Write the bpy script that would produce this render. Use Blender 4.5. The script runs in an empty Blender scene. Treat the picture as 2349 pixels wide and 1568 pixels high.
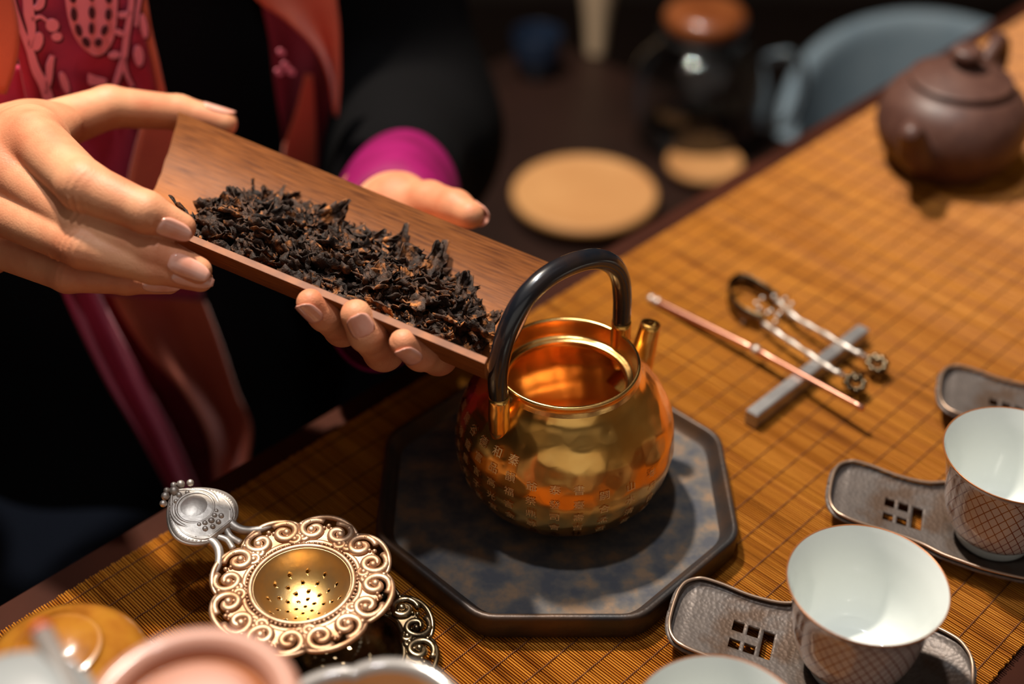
import bpy, bmesh, math, random
import numpy as np
from mathutils import Vector, Matrix
random.seed(7); rng = np.random.default_rng(7)
scene = bpy.context.scene
COL = scene.collection

# ------------------------------------------------------------------ camera, world, lights, exposure
PITCH = math.radians(37.6); FPX = 3042.0; CAM_H = 0.40          # table top is z = 0
cam_d = bpy.data.cameras.new('camera'); cam = bpy.data.objects.new('camera', cam_d); COL.objects.link(cam)
cam.location = (0, 0, CAM_H); cam.rotation_euler = (math.radians(90) - PITCH, 0, 0)
cam_d.sensor_width = 36.0; cam_d.lens = FPX / 2349 * 36.0; cam_d.clip_start = 0.01
cam_d.dof.use_dof = True; cam_d.dof.focus_distance = 0.505; cam_d.dof.aperture_fstop = 3.6
scene.camera = cam
world = bpy.data.worlds.new('room_ambience'); scene.world = world; world.use_nodes = True
world.node_tree.nodes['Background'].inputs[0].default_value = (0.9, 0.85, 0.8, 1)
world.node_tree.nodes['Background'].inputs[1].default_value = 0.01

def area_light(name, loc, target, size, power, color, sy=None):
    d = bpy.data.lights.new(name, 'AREA'); d.energy = power; d.color = color
    d.shape = 'RECTANGLE'; d.size = size; d.size_y = sy or size
    o = bpy.data.objects.new(name, d); COL.objects.link(o); o.location = loc
    o.rotation_euler = (Vector(target) - Vector(loc)).to_track_quat('-Z', 'Y').to_euler()
    return o
area_light('key_spot_lamp', (-0.233, 0.82, 1.16), (0.0, 0.42, 0.0), 0.055, 25.0, (1.0, 0.90, 0.77))
area_light('overhead_spot_lamp', (-0.06, 0.47, 1.45), (0.0, 0.42, 0.0), 0.06, 8.0, (0.92, 0.96, 1.0))
area_light('ceiling_fill_light', (0.2, -0.3, 1.68), (0.2, -0.3, 0.0), 3.0, 3.6, (1.0, 0.94, 0.88), 1.7)  # added fill light, unseen; lifts the shadows and the kettle's reflections
area_light('front_wall_fill', (0.3, -1.66, 0.75), (0.3, 0.5, 0.75), 2.6, 4.6, (1.0, 0.95, 0.88), 1.3)  # added to brighten the kettle's front; the wall has no window
scene.view_settings.view_transform = 'Standard'; scene.view_settings.look = 'None'
scene.view_settings.gamma = 1.0; scene.view_settings.use_curve_mapping = False
scene.view_settings.exposure = 0.0
cy = scene.cycles; cy.max_bounces = 6; cy.diffuse_bounces = 2; cy.glossy_bounces = 4; cy.transmission_bounces = 5
cy.caustics_reflective = False; cy.caustics_refractive = False; cy.sample_clamp_indirect = 6.0

# ------------------------------------------------------------------ layout helpers
_R = np.array([1., 0, 0]); _U = np.array([0, math.sin(PITCH), math.cos(PITCH)])
_F = np.array([0, math.cos(PITCH), -math.sin(PITCH)]); _C = np.array([0, 0, CAM_H])
def ray(u, v): return _F + (u - 1174.5) / FPX * _R - (v - 784) / FPX * _U
def at(u, v, z): r = ray(u, v); return _C + r * ((z - CAM_H) / r[2])     # survey point on the level z
def dp(u, v, d): return _C + ray(u, v) * d                              # survey point at a distance
def onp(u, v, q, n): r = ray(u, v); return _C + r * (((q - _C) @ n) / (r @ n))
E_DIR = np.array([.7071, .7071, 0]); M_DIR = np.array([.7071, -.7071, 0])  # along / across the table
def em(e, m, z=0): return E_DIR * e + M_DIR * m + np.array([0, 0, z])

# ------------------------------------------------------------------ mesh helpers
def new_mesh(name, verts, faces, mat=None, parent=None, smooth=True, uvs=None):
    me = bpy.data.meshes.new(name)
    me.from_pydata([tuple(map(float, v)) for v in verts], [], [tuple(int(i) for i in f) for f in faces])
    me.validate(); me.update()
    if smooth: me.polygons.foreach_set('use_smooth', [True] * len(me.polygons))
    if uvs is not None:
        uvl = me.uv_layers.new(name='UVMap'); li = np.empty(len(me.loops), dtype=np.int32)
        me.loops.foreach_get('vertex_index', li)
        uvl.data.foreach_set('uv', np.asarray(uvs, dtype=np.float32)[li].ravel())
    if mat: me.materials.append(mat)
    return link(name, me, parent)
def link(name, me, parent=None):
    o = bpy.data.objects.new(name, me); COL.objects.link(o)
    if parent: o.parent = parent; o.matrix_parent_inverse = parent.matrix_basis.inverted()
    return o
def tag(o, label=None, cat=None, group=None, kind=None):
    if label: o['label'] = label
    if cat: o['category'] = cat
    if group: o['group'] = group
    if kind: o['kind'] = kind
    return o
def thing(name, label, cat, loc, group=None):
    o = bpy.data.objects.new(name, None); COL.objects.link(o); o.location = tuple(map(float, loc))
    o.empty_display_size = 0.01
    return tag(o, label, cat, group)
class MB:
    def __init__(s): s.v = []; s.f = []; s.uv = []
    def add(s, v, f, uv=None):
        n = len(s.v); s.v.extend([tuple(map(float, x)) for x in v]); s.f.extend([tuple(i + n for i in q) for q in f])
        s.uv.extend(uv if uv is not None else [(0, 0)] * len(v)); return s
    def build(s, name, mat, parent=None, smooth=True): return new_mesh(name, s.v, s.f, mat, parent, smooth, s.uv)
    def box(s, c, hx, hy, hz, ax=(1, 0, 0), ay=(0, 1, 0), az=(0, 0, 1), bev=0.0):
        c = np.array(c, float); ax = np.array(ax, float); ay = np.array(ay, float); az = np.array(az, float)
        if bev <= 0:
            v = [c + ax * hx * i + ay * hy * j + az * hz * k for k in (-1, 1) for j in (-1, 1) for i in (-1, 1)]
            return s.add(v, [(0, 2, 3, 1), (4, 5, 7, 6), (0, 1, 5, 4), (2, 6, 7, 3), (0, 4, 6, 2), (1, 3, 7, 5)])
        v = []; f = []
        for z, ins in ((-hz, bev), (-hz + bev, 0), (hz - bev, 0), (hz, bev)):
            x, y = hx - ins, hy - ins; b = bev
            for (px, py) in ((-x + b, -y), (x - b, -y), (x, -y + b), (x, y - b), (x - b, y), (-x + b, y), (-x, y - b), (-x, -y + b)):
                v.append(c + ax * px + ay * py + az * z)
        for r in range(3):
            for i in range(8): f.append((r * 8 + i, r * 8 + (i + 1) % 8, (r + 1) * 8 + (i + 1) % 8, (r + 1) * 8 + i))
        f.append(tuple(range(7, -1, -1))); f.append(tuple(range(24, 32)))
        return s.add(v, f)
    def lathe(s, prof, n=48, c=(0, 0, 0), cap0=False, cap1=False, wob=None):
        v = []; f = []; uv = []; L = 0; m = len(prof)
        for i, (r, z) in enumerate(prof):
            if i: L += math.hypot(r - prof[i - 1][0], z - prof[i - 1][1])
            for k in range(n):
                a = 2 * math.pi * k / n; rr = r + (wob(a, z) if wob else 0)
                v.append((c[0] + rr * math.cos(a), c[1] + rr * math.sin(a), c[2] + z)); uv.append((k / n, L))
        for i in range(m - 1):
            for k in range(n): f.append((i * n + k, i * n + (k + 1) % n, (i + 1) * n + (k + 1) % n, (i + 1) * n + k))
        if cap0: f.append(tuple(range(n - 1, -1, -1)))
        if cap1: f.append(tuple((m - 1) * n + k for k in range(n)))
        return s.add(v, f, uv)
    def tube(s, pts, rad, n=8, cap=True, flat=None, closed=False):
        pts = [np.array(p, float) for p in pts]; m = len(pts)
        rad = [rad] * m if np.isscalar(rad) else list(rad)
        T = []
        for i in range(m):
            a = pts[(i - 1) % m] if (closed or i > 0) else pts[i]; b = pts[(i + 1) % m] if (closed or i < m - 1) else pts[i]
            t = b - a; T.append(t / (np.linalg.norm(t) + 1e-12))
        up = np.array([0, 0, 1.]) if abs(T[0][2]) < .9 else np.array([1., 0, 0])
        N = np.cross(np.cross(T[0], up), T[0]); N /= np.linalg.norm(N)
        v = []; f = []; uv = []
        for i in range(m):
            N = N - T[i] * (N @ T[i]); N /= np.linalg.norm(N) + 1e-12; B = np.cross(T[i], N)
            for k in range(n):
                a = 2 * math.pi * k / n; q = N * math.cos(a) * (flat or 1) + B * math.sin(a)
                v.append(pts[i] + q * rad[i]); uv.append((k / n, i / m))
        for i in range(m if closed else m - 1):
            j = (i + 1) % m
            for k in range(n): f.append((i * n + k, i * n + (k + 1) % n, j * n + (k + 1) % n, j * n + k))
        if cap and not closed: f.append(tuple(range(n - 1, -1, -1))); f.append(tuple((m - 1) * n + k for k in range(n)))
        return s.add(v, f, uv)
    def ball(s, c, r, n=8, m=6, sc=(1, 1, 1)):
        v = [(c[0], c[1], c[2] - r * sc[2])]; f = []
        for i in range(1, m):
            t = math.pi * i / m
            for k in range(n):
                a = 2 * math.pi * k / n
                v.append((c[0] + r * sc[0] * math.sin(t) * math.cos(a), c[1] + r * sc[1] * math.sin(t) * math.sin(a), c[2] - r * sc[2] * math.cos(t)))
        v.append((c[0], c[1], c[2] + r * sc[2])); last = len(v) - 1
        for k in range(n): f.append((0, 1 + (k + 1) % n, 1 + k)); f.append((last, 1 + (m - 2) * n + k, 1 + (m - 2) * n + (k + 1) % n))
        for i in range(m - 2):
            for k in range(n): f.append((1 + i * n + k, 1 + i * n + (k + 1) % n, 1 + (i + 1) * n + (k + 1) % n, 1 + (i + 1) * n + k))
        return s.add(v, f)
    def sheet(s, P, uv=None):                                    # P[i][j] grid of points
        n, m = len(P), len(P[0]); v = [p for row in P for p in row]
        f = [(i * m + j, i * m + j + 1, (i + 1) * m + j + 1, (i + 1) * m + j) for i in range(n - 1) for j in range(m - 1)]
        return s.add(v, f, uv or [(j / (m - 1), i / (n - 1)) for i in range(n) for j in range(m)])
def spline(pts, n):                                              # Catmull-Rom through pts
    pts = np.array(pts, float); P = np.vstack([2 * pts[0] - pts[1], pts, 2 * pts[-1] - pts[-2]]); out = []
    for t in np.linspace(0, len(pts) - 1 - 1e-9, n):
        i = int(t); u = t - i; a, b, c, d = P[i:i + 4]
        out.append(.5 * (2 * b + (c - a) * u + (2 * a - 5 * b + 4 * c - d) * u * u + (3 * b - a - 3 * c + d) * u ** 3))
    return np.array(out)
def solid(o, t, off=-1):
    m = o.modifiers.new('thickness', 'SOLIDIFY'); m.thickness = t; m.offset = off; return o
def subd(o, l=1):
    m = o.modifiers.new('smooth', 'SUBSURF'); m.levels = l; m.render_levels = l; return o
def baked(o):                                                    # modifiers into the mesh
    dg = bpy.context.evaluated_depsgraph_get(); dg.update()
    me = bpy.data.meshes.new_from_object(o.evaluated_get(dg)); o.modifiers.clear(); o.data = me; return o

# ------------------------------------------------------------------ signed-distance bodies -> mesh
class Field:
    def __init__(s, lo, hi, h):
        s.lo = np.array(lo, float); s.h = h; s.n = np.ceil((np.array(hi) - s.lo) / h).astype(int) + 1
        s.ax = [(s.lo[i] + h * np.arange(s.n[i])).astype(np.float32) for i in range(3)]
    def blank(s): return np.full(tuple(s.n), .05, np.float32)
    def cone(s, S, a, b, ra, rb, k, sq=None):
        """smooth union of a tapered capsule a-b into S; sq=(dir, factor) squashes along dir"""
        a = np.array(a, float); b = np.array(b, float); pad = max(ra, rb) + k + 3 * s.h
        if sq: pad *= 1.5
        i0 = np.maximum(((np.minimum(a, b) - pad - s.lo) / s.h).astype(int), 0); i1 = np.minimum(((np.maximum(a, b) + pad - s.lo) / s.h).astype(int) + 2, s.n)
        if (i1 <= i0).any(): return
        sl = tuple(slice(i0[i], i1[i]) for i in range(3))
        X, Y, Z = np.meshgrid(*[s.ax[i][sl[i]] for i in range(3)], indexing='ij', sparse=True)
        X = X - a[0]; Y = Y - a[1]; Z = Z - a[2]; ba = b - a; L2 = ba @ ba + 1e-12
        t = np.clip((X * ba[0] + Y * ba[1] + Z * ba[2]) / L2, 0, 1)
        X = X - t * ba[0]; Y = Y - t * ba[1]; Z = Z - t * ba[2]
        d2 = X * X + Y * Y + Z * Z
        if sq:
            dd = X * sq[0][0] + Y * sq[0][1] + Z * sq[0][2]; d2 = d2 + dd * dd * (sq[1] ** 2 - 1)
        d = (np.sqrt(d2) - (ra + (rb - ra) * t)).astype(np.float32)
        S[sl] = smin(S[sl], d, k)
    def mesh(s, S):
        ins = S < 0
        c = [ins[i:S.shape[0] - 1 + i, j:S.shape[1] - 1 + j, k:S.shape[2] - 1 + k] for i in (0, 1) for j in (0, 1) for k in (0, 1)]
        cnt = sum(x.astype(np.int8) for x in c); act = np.argwhere((cnt > 0) & (cnt < 8))
        idm = np.full(cnt.shape, -1, np.int32); idm[act[:, 0], act[:, 1], act[:, 2]] = np.arange(len(act))
        offs = np.array([(i, j, k) for i in (0, 1) for j in (0, 1) for k in (0, 1)])
        vals = np.stack([S[act[:, 0] + o[0], act[:, 1] + o[1], act[:, 2] + o[2]] for o in offs], 1)
        acc = np.zeros((len(act), 3)); num = np.zeros(len(act))
        for p in range(8):
            for q in range(p + 1, 8):
                if np.abs(offs[p] - offs[q]).sum() != 1: continue
                m = (vals[:, p] < 0) != (vals[:, q] < 0); t = vals[:, p] / (vals[:, p] - vals[:, q] + 1e-12)
                acc += np.where(m[:, None], offs[p] + t[:, None] * (offs[q] - offs[p]), 0); num += m
        V = s.lo + s.h * (act + acc / num[:, None]); Fc = []
        for a in range(3):
            b, c2 = (a + 1) % 3, (a + 2) % 3
            lo = [slice(1, -1)] * 3; hi = [slice(1, -1)] * 3; lo[a] = slice(0, -1); hi[a] = slice(1, None)
            A, B = ins[tuple(lo)], ins[tuple(hi)]; E = np.argwhere(A != B); sg = A[E[:, 0], E[:, 1], E[:, 2]]
            P = E.copy(); P[:, b] += 1; P[:, c2] += 1
            def g(db, dc):
                Q = P.copy(); Q[:, b] -= db; Q[:, c2] -= dc; return idm[Q[:, 0], Q[:, 1], Q[:, 2]]
            q = np.stack([g(1, 1), g(0, 1), g(0, 0), g(1, 0)], 1); q[~sg] = q[~sg][:, ::-1]; Fc.append(q)
        Fc = np.vstack(Fc); return V, Fc[(Fc >= 0).all(1)]
def smin(a, b, k):
    if k <= 0: return np.minimum(a, b)
    h = np.clip(.5 + .5 * (b - a) / k, 0, 1); return b + (a - b) * h - k * h * (1 - h)
def fast_mesh(name, V, Fq, mat, parent):
    me = bpy.data.meshes.new(name); me.vertices.add(len(V)); me.vertices.foreach_set('co', np.asarray(V, np.float32).ravel())
    me.loops.add(Fq.size); me.loops.foreach_set('vertex_index', Fq.ravel().astype(np.int32))
    me.polygons.add(len(Fq)); me.polygons.foreach_set('loop_start', np.arange(0, Fq.size, 4, dtype=np.int32))
    me.update(calc_edges=True); me.validate(); me.polygons.foreach_set('use_smooth', [True] * len(me.polygons)); me.materials.append(mat)
    return link(name, me, parent)

# ------------------------------------------------------------------ materials
def rgb(r, g, b):                                                # from sRGB 0-255
    f = lambda c: (c / 255 / 12.92) if c / 255 <= .04045 else ((c / 255 + .055) / 1.055) ** 2.4
    return (f(r), f(g), f(b), 1)
def material(name, base, rough=.5, metal=0., c2=None, nscale=30., nstretch=(1, 1, 1), ndetail=4., nlo=.35, nhi=.65,
             bump=0., bscale=200., bstretch=(1, 1, 1), coat=0., sss=0., coords='Object', voro=False, sheen=0., rvar=0., spec=.5, trans=0., ior=1.45, bdist=.001, c3=None):
    m = bpy.data.materials.new(name); m.use_nodes = True; nt = m.node_tree; b = nt.nodes['Principled BSDF']; L = nt.links.new
    b.inputs['Base Color'].default_value = base; b.inputs['Roughness'].default_value = rough; b.inputs['Metallic'].default_value = metal
    b.inputs['Coat Weight'].default_value = coat; b.inputs['Coat Roughness'].default_value = .08
    b.inputs['Sheen Weight'].default_value = sheen; b.inputs['Specular IOR Level'].default_value = spec
    b.inputs['Transmission Weight'].default_value = trans; b.inputs['IOR'].default_value = ior
    if sss: b.inputs['Subsurface Weight'].default_value = sss; b.inputs['Subsurface Radius'].default_value = (1, .35, .2); b.inputs['Subsurface Scale'].default_value = .004
    tc = nt.nodes.new('ShaderNodeTexCoord')
    def mapped(st):
        mp = nt.nodes.new('ShaderNodeMapping'); mp.inputs['Scale'].default_value = st; L(tc.outputs[coords], mp.inputs[0]); return mp.outputs[0]
    if c2 is not None or rvar:
        n = nt.nodes.new('ShaderNodeTexNoise'); n.inputs['Scale'].default_value = nscale; n.inputs['Detail'].default_value = ndetail
        L(mapped(nstretch), n.inputs['Vector']); r = nt.nodes.new('ShaderNodeValToRGB'); e = r.color_ramp.elements
        e[0].position = nlo; e[1].position = nhi; e[0].color = base; e[1].color = c2 or base
        if c3 is not None:
            x = e.new((nlo + nhi) / 2); x.color = c3
        L(n.outputs['Fac'], r.inputs[0])
        if c2 is not None: L(r.outputs[0], b.inputs['Base Color'])
        if rvar:
            mr = nt.nodes.new('ShaderNodeMapRange'); mr.inputs[3].default_value = max(0, rough - rvar); mr.inputs[4].default_value = rough + rvar
            L(n.outputs['Fac'], mr.inputs[0]); L(mr.outputs[0], b.inputs['Roughness'])
    if bump:
        if voro: n = nt.nodes.new('ShaderNodeTexVoronoi'); n.feature = 'SMOOTH_F1'; n.inputs['Smoothness'].default_value = .35; out = n.outputs['Distance']
        else: n = nt.nodes.new('ShaderNodeTexNoise'); n.inputs['Detail'].default_value = 4; out = n.outputs['Fac']
        n.inputs['Scale'].default_value = bscale; L(mapped(bstretch), n.inputs['Vector'])
        bp = nt.nodes.new('ShaderNodeBump'); bp.inputs['Strength'].default_value = bump; bp.inputs['Distance'].default_value = bdist
        L(out, bp.inputs['Height']); L(bp.outputs[0], b.inputs['Normal'])
    return m
MAT = {}
MAT['wall'] = material('dark_wall_paint', rgb(40, 32, 28), .8, c2=rgb(48, 38, 32), nscale=3)
MAT['plaster'] = material('warm_plaster', rgb(150, 132, 112), .8, c2=rgb(140, 122, 100), nscale=3)
MAT['floor'] = material('dark_floor_boards', rgb(40, 28, 22), .4, c2=rgb(30, 20, 16), nscale=8, nstretch=(1, 12, 1))
MAT['table'] = material('brown_table_wood', rgb(66, 32, 20), .6, c2=rgb(48, 23, 15), nscale=14, nstretch=(1, 1, 1), bump=.1, bscale=90, spec=.08)
MAT['thread'] = material('binding_thread', rgb(98, 54, 24), .8)
MAT['gold'] = material('hammered_gold', rgb(248, 194, 108), .24, 1., c2=rgb(236, 170, 82), nscale=60, bump=.30, bscale=150, voro=True, rvar=.06, bdist=.0012)
MAT['gold_in'] = material('gold_lining', rgb(236, 182, 112), .3, 1., c2=rgb(212, 142, 74), nscale=50, bump=.25, bscale=120)
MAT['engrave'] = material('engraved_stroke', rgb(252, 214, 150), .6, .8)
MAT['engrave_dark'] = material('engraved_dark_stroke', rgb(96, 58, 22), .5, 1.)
MAT['lacquer'] = material('black_handle_lacquer', rgb(22, 24, 30), .26, 0., c2=rgb(50, 34, 26), nscale=40, nlo=.5, nhi=.75, coat=.5, spec=.6)
MAT['tray'] = material('weathered_bronze_tray', rgb(74, 74, 79), .55, .1, c2=rgb(126, 102, 82), nscale=110, ndetail=9, nlo=.36, nhi=.66, bump=.12, bscale=500, c3=rgb(94, 88, 84), spec=.1)
MAT['tray_rim'] = material('dark_bronze_rim', rgb(46, 43, 43), .42, .3, c2=rgb(76, 54, 38), nscale=50, bump=.12, bscale=500)
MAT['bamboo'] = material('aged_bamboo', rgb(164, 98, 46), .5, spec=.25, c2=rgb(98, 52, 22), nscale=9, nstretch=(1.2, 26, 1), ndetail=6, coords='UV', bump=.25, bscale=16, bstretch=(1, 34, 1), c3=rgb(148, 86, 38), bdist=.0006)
MAT['bamboo_edge'] = material('bamboo_cut_edge', rgb(170, 100, 48), .5, c2=rgb(130, 74, 34), nscale=120)
MAT['leaf'] = None
MAT['skin'] = material('skin', rgb(220, 156, 116), .52, c2=rgb(202, 124, 88), nscale=46, ndetail=6, bump=.4, bscale=1300, bdist=.0004, spec=.4)
MAT['nail'] = material('fingernail', rgb(222, 152, 128), .18, c2=rgb(230, 172, 152), nscale=140, coat=.6)
MAT['nail_tip'] = material('fingernail_tip', rgb(240, 215, 200), .2, coat=.5)
MAT['robe'] = material('black_robe_cloth', rgb(13, 12, 13), .95, bump=.3, bscale=60, spec=.08)
MAT['trouser'] = material('navy_trouser_cloth', rgb(34, 37, 46), .9, bump=.3, bscale=60, spec=.15)
MAT['scarf'] = material('crimson_scarf_cloth', rgb(206, 48, 86), .75, c2=rgb(184, 38, 72), nscale=30, bump=.25, bscale=1500, sheen=.2)
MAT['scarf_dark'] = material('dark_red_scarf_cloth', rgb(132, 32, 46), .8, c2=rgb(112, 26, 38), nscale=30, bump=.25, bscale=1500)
MAT['lining'] = material('orange_scarf_lining', rgb(222, 108, 72), .7, c2=rgb(206, 92, 64), nscale=20, bump=.25, bscale=1500, sheen=.2)
MAT['embroidery'] = material('pink_embroidery', rgb(244, 132, 148), .7, bump=.4, bscale=1800)
MAT['embroidery_line'] = material('dark_outline_thread', rgb(74, 18, 30), .8)
MAT['cuff'] = material('magenta_cuff_satin', rgb(136, 16, 84), .65, c2=rgb(112, 12, 66), nscale=30, spec=.2, sheen=.0, bump=.2, bscale=120)
MAT['hair'] = material('black_hair', rgb(18, 14, 12), .5)
MAT['silver'] = material('gilded_silver', rgb(214, 180, 150), .52, .95, c2=rgb(176, 132, 98), nscale=90, rvar=.08, bump=.15, bscale=400)
MAT['silver_cold'] = material('worn_silver', rgb(224, 215, 206), .52, .9, c2=rgb(176, 164, 152), nscale=120, rvar=.08, bump=.15, bscale=400)
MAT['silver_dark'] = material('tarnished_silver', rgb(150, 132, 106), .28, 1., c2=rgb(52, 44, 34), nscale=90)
MAT['bowl_gold'] = material('gilded_bowl', rgb(226, 182, 112), .4, 1., c2=rgb(190, 170, 140), nscale=45, nlo=.4, nhi=.7, bump=.2, bscale=150)
MAT['pewter'] = material('hammered_pewter', rgb(112, 102, 96), .5, .4, c2=rgb(94, 76, 64), nscale=70, ndetail=6, voro=True, bump=.35, bscale=620, c3=rgb(104, 95, 90), bdist=.0006, spec=.35)
MAT['pewter_edge'] = material('pewter_edge_highlight', rgb(176, 150, 130), .4, .8)  # lighter colour paints in the highlight along the saucer edge
MAT['porcelain'] = material('white_porcelain', rgb(226, 230, 226), .12, coat=.6)
MAT['gilt_rim'] = material('brown_gilt_rim', rgb(150, 92, 52), .3, .3)
MAT['rose'] = material('rose_copper', rgb(226, 164, 140), .3, 1.)
MAT['bar'] = material('brushed_steel_bar', rgb(176, 172, 170), .42, .8, c2=rgb(150, 146, 146), nscale=90)
MAT['clay'] = material('purple_clay', rgb(92, 62, 52), .45, c2=rgb(80, 52, 44), nscale=120, bump=.08, bscale=900)
MAT['amber'] = material('amber_glaze', rgb(170, 112, 36), .22, c2=rgb(132, 78, 22), nscale=90, ndetail=7, coat=.9, c3=rgb(160, 100, 32), bump=.1, bscale=60)
MAT['amber_dark'] = material('iron_speck', rgb(80, 46, 20), .4)
MAT['peach'] = material('peach_glaze', rgb(188, 136, 116), .42, c2=rgb(180, 126, 106), nscale=20, coat=.25)
MAT['peach_band'] = material('ochre_glaze_band', rgb(158, 88, 36), .45, coat=.1)
MAT['grey_glaze'] = material('grey_glaze', rgb(132, 124, 118), .45, c2=rgb(120, 112, 106), nscale=30, coat=.5)
MAT['white_glaze'] = material('pale_grey_glaze', rgb(146, 148, 147), .35, coat=.3)
MAT['red'] = material('red_glaze', rgb(206, 84, 50), .35)
MAT['dark_wood'] = material('dark_side_table_wood', rgb(44, 26, 20), .4, c2=rgb(34, 20, 15), nscale=10)
MAT['tan'] = material('tan_wood', rgb(204, 148, 92), .6, c2=rgb(192, 134, 80), nscale=12)
MAT['lid_wood'] = material('brown_lid_wood', rgb(150, 84, 44), .35, c2=rgb(120, 62, 30), nscale=30, coat=.4)
MAT['black'] = material('black_plastic', rgb(18, 17, 17), .4)
MAT['glass'] = material('clear_glass', rgb(240, 242, 244), .03, trans=1., ior=1.45)
MAT['blue_cloth'] = material('grey_blue_upholstery', rgb(136, 152, 162), .85, c2=rgb(122, 140, 152), nscale=20, bump=.2, bscale=900)
MAT['navy'] = material('navy_cloth', rgb(22, 28, 40), .85)
MAT['cream'] = material('cream_glaze', rgb(214, 184, 150), .5)
MAT['blue_glaze'] = material('dark_blue_glaze', rgb(34, 46, 66), .3)

def leaf_material():
    m = material('dried_tea_leaf', rgb(44, 32, 25), .66, c2=rgb(176, 108, 54), nscale=230, ndetail=6, nlo=.40, nhi=.74, bump=.8, bscale=700, c3=rgb(72, 49, 36), spec=.3)
    nt = m.node_tree; b = nt.nodes['Principled BSDF']; src = b.inputs['Base Color'].links[0].from_socket
    oi = nt.nodes.new('ShaderNodeObjectInfo'); hs = nt.nodes.new('ShaderNodeHueSaturation'); mr = nt.nodes.new('ShaderNodeMapRange')
    mr.inputs[3].default_value = .55; mr.inputs[4].default_value = 1.5
    nt.links.new(oi.outputs['Random'], mr.inputs[0]); nt.links.new(mr.outputs[0], hs.inputs['Value']); nt.links.new(src, hs.inputs['Color']); nt.links.new(hs.outputs[0], b.inputs['Base Color'])
    return m
MAT['leaf'] = leaf_material()
def pith_and_wall_shade(m):
    """paler fibrous pith along the middle, side walls darkened to paint in their shade"""
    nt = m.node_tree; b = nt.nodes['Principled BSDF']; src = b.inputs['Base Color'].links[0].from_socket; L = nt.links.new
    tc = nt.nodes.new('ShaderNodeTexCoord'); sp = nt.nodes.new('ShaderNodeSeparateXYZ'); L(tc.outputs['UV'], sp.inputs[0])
    r = nt.nodes.new('ShaderNodeValToRGB'); e = r.color_ramp.elements; e[0].position = .20; e[0].color = (.82, .80, .78, 1); e[1].position = .80; e[1].color = (.82, .80, .78, 1)  # darker ends put the side walls' shade into the colour
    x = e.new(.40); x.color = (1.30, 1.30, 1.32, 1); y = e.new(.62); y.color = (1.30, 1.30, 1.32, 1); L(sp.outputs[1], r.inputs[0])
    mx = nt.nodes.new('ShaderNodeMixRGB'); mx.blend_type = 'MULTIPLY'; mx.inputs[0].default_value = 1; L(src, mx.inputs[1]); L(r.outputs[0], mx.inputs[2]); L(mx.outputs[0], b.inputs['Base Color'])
pith_and_wall_shade(MAT['bamboo'])

def mat_slat():
    """bamboo splints: tone per splint (attribute) and dark streaks along the splint"""
    m = bpy.data.materials.new('bamboo_splint'); m.use_nodes = True; nt = m.node_tree; b = nt.nodes['Principled BSDF']; L = nt.links.new
    b.inputs['Roughness'].default_value = .45; b.inputs['Specular IOR Level'].default_value = .18
    uv = nt.nodes.new('ShaderNodeTexCoord'); sep = nt.nodes.new('ShaderNodeSeparateXYZ'); L(uv.outputs['UV'], sep.inputs[0])   # u = along splint (m), v = splint random
    def noise(sx, sy, det):
        mp = nt.nodes.new('ShaderNodeMapping'); mp.inputs['Scale'].default_value = (sx, sy, 1); L(uv.outputs['UV'], mp.inputs[0])
        n = nt.nodes.new('ShaderNodeTexNoise'); n.inputs['Scale'].default_value = 1; n.inputs['Detail'].default_value = det; L(mp.outputs[0], n.inputs['Vector']); return n.outputs['Fac']
    r = nt.nodes.new('ShaderNodeValToRGB'); e = r.color_ramp.elements
    e[0].position = .30; e[0].color = rgb(134, 72, 22); e[1].position = .62; e[1].color = rgb(206, 136, 48); x = e.new(.46); x.color = rgb(180, 110, 33)
    mx = nt.nodes.new('ShaderNodeMath'); mx.operation = 'MULTIPLY_ADD'; L(noise(9, 900, 3), mx.inputs[0]); mx.inputs[1].default_value = .55
    ad = nt.nodes.new('ShaderNodeMath'); ad.operation = 'MULTIPLY'; L(noise(11, 9, 3), ad.inputs[0]); ad.inputs[1].default_value = .45; L(ad.outputs[0], mx.inputs[2])
    L(mx.outputs[0], r.inputs[0])
    dk = nt.nodes.new('ShaderNodeValToRGB'); d = dk.color_ramp.elements; d[0].position = .54; d[0].color = (1, 1, 1, 1); d[1].position = .70; d[1].color = (.46, .36, .28, 1)
    L(noise(16, 12, 3), dk.inputs[0])
    mul = nt.nodes.new('ShaderNodeMixRGB'); mul.blend_type = 'MULTIPLY'; mul.inputs[0].default_value = .8; L(r.outputs[0], mul.inputs[1]); L(dk.outputs[0], mul.inputs[2])
    L(mul.outputs[0], b.inputs['Base Color']); return m
MAT['splint'] = mat_slat()

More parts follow.
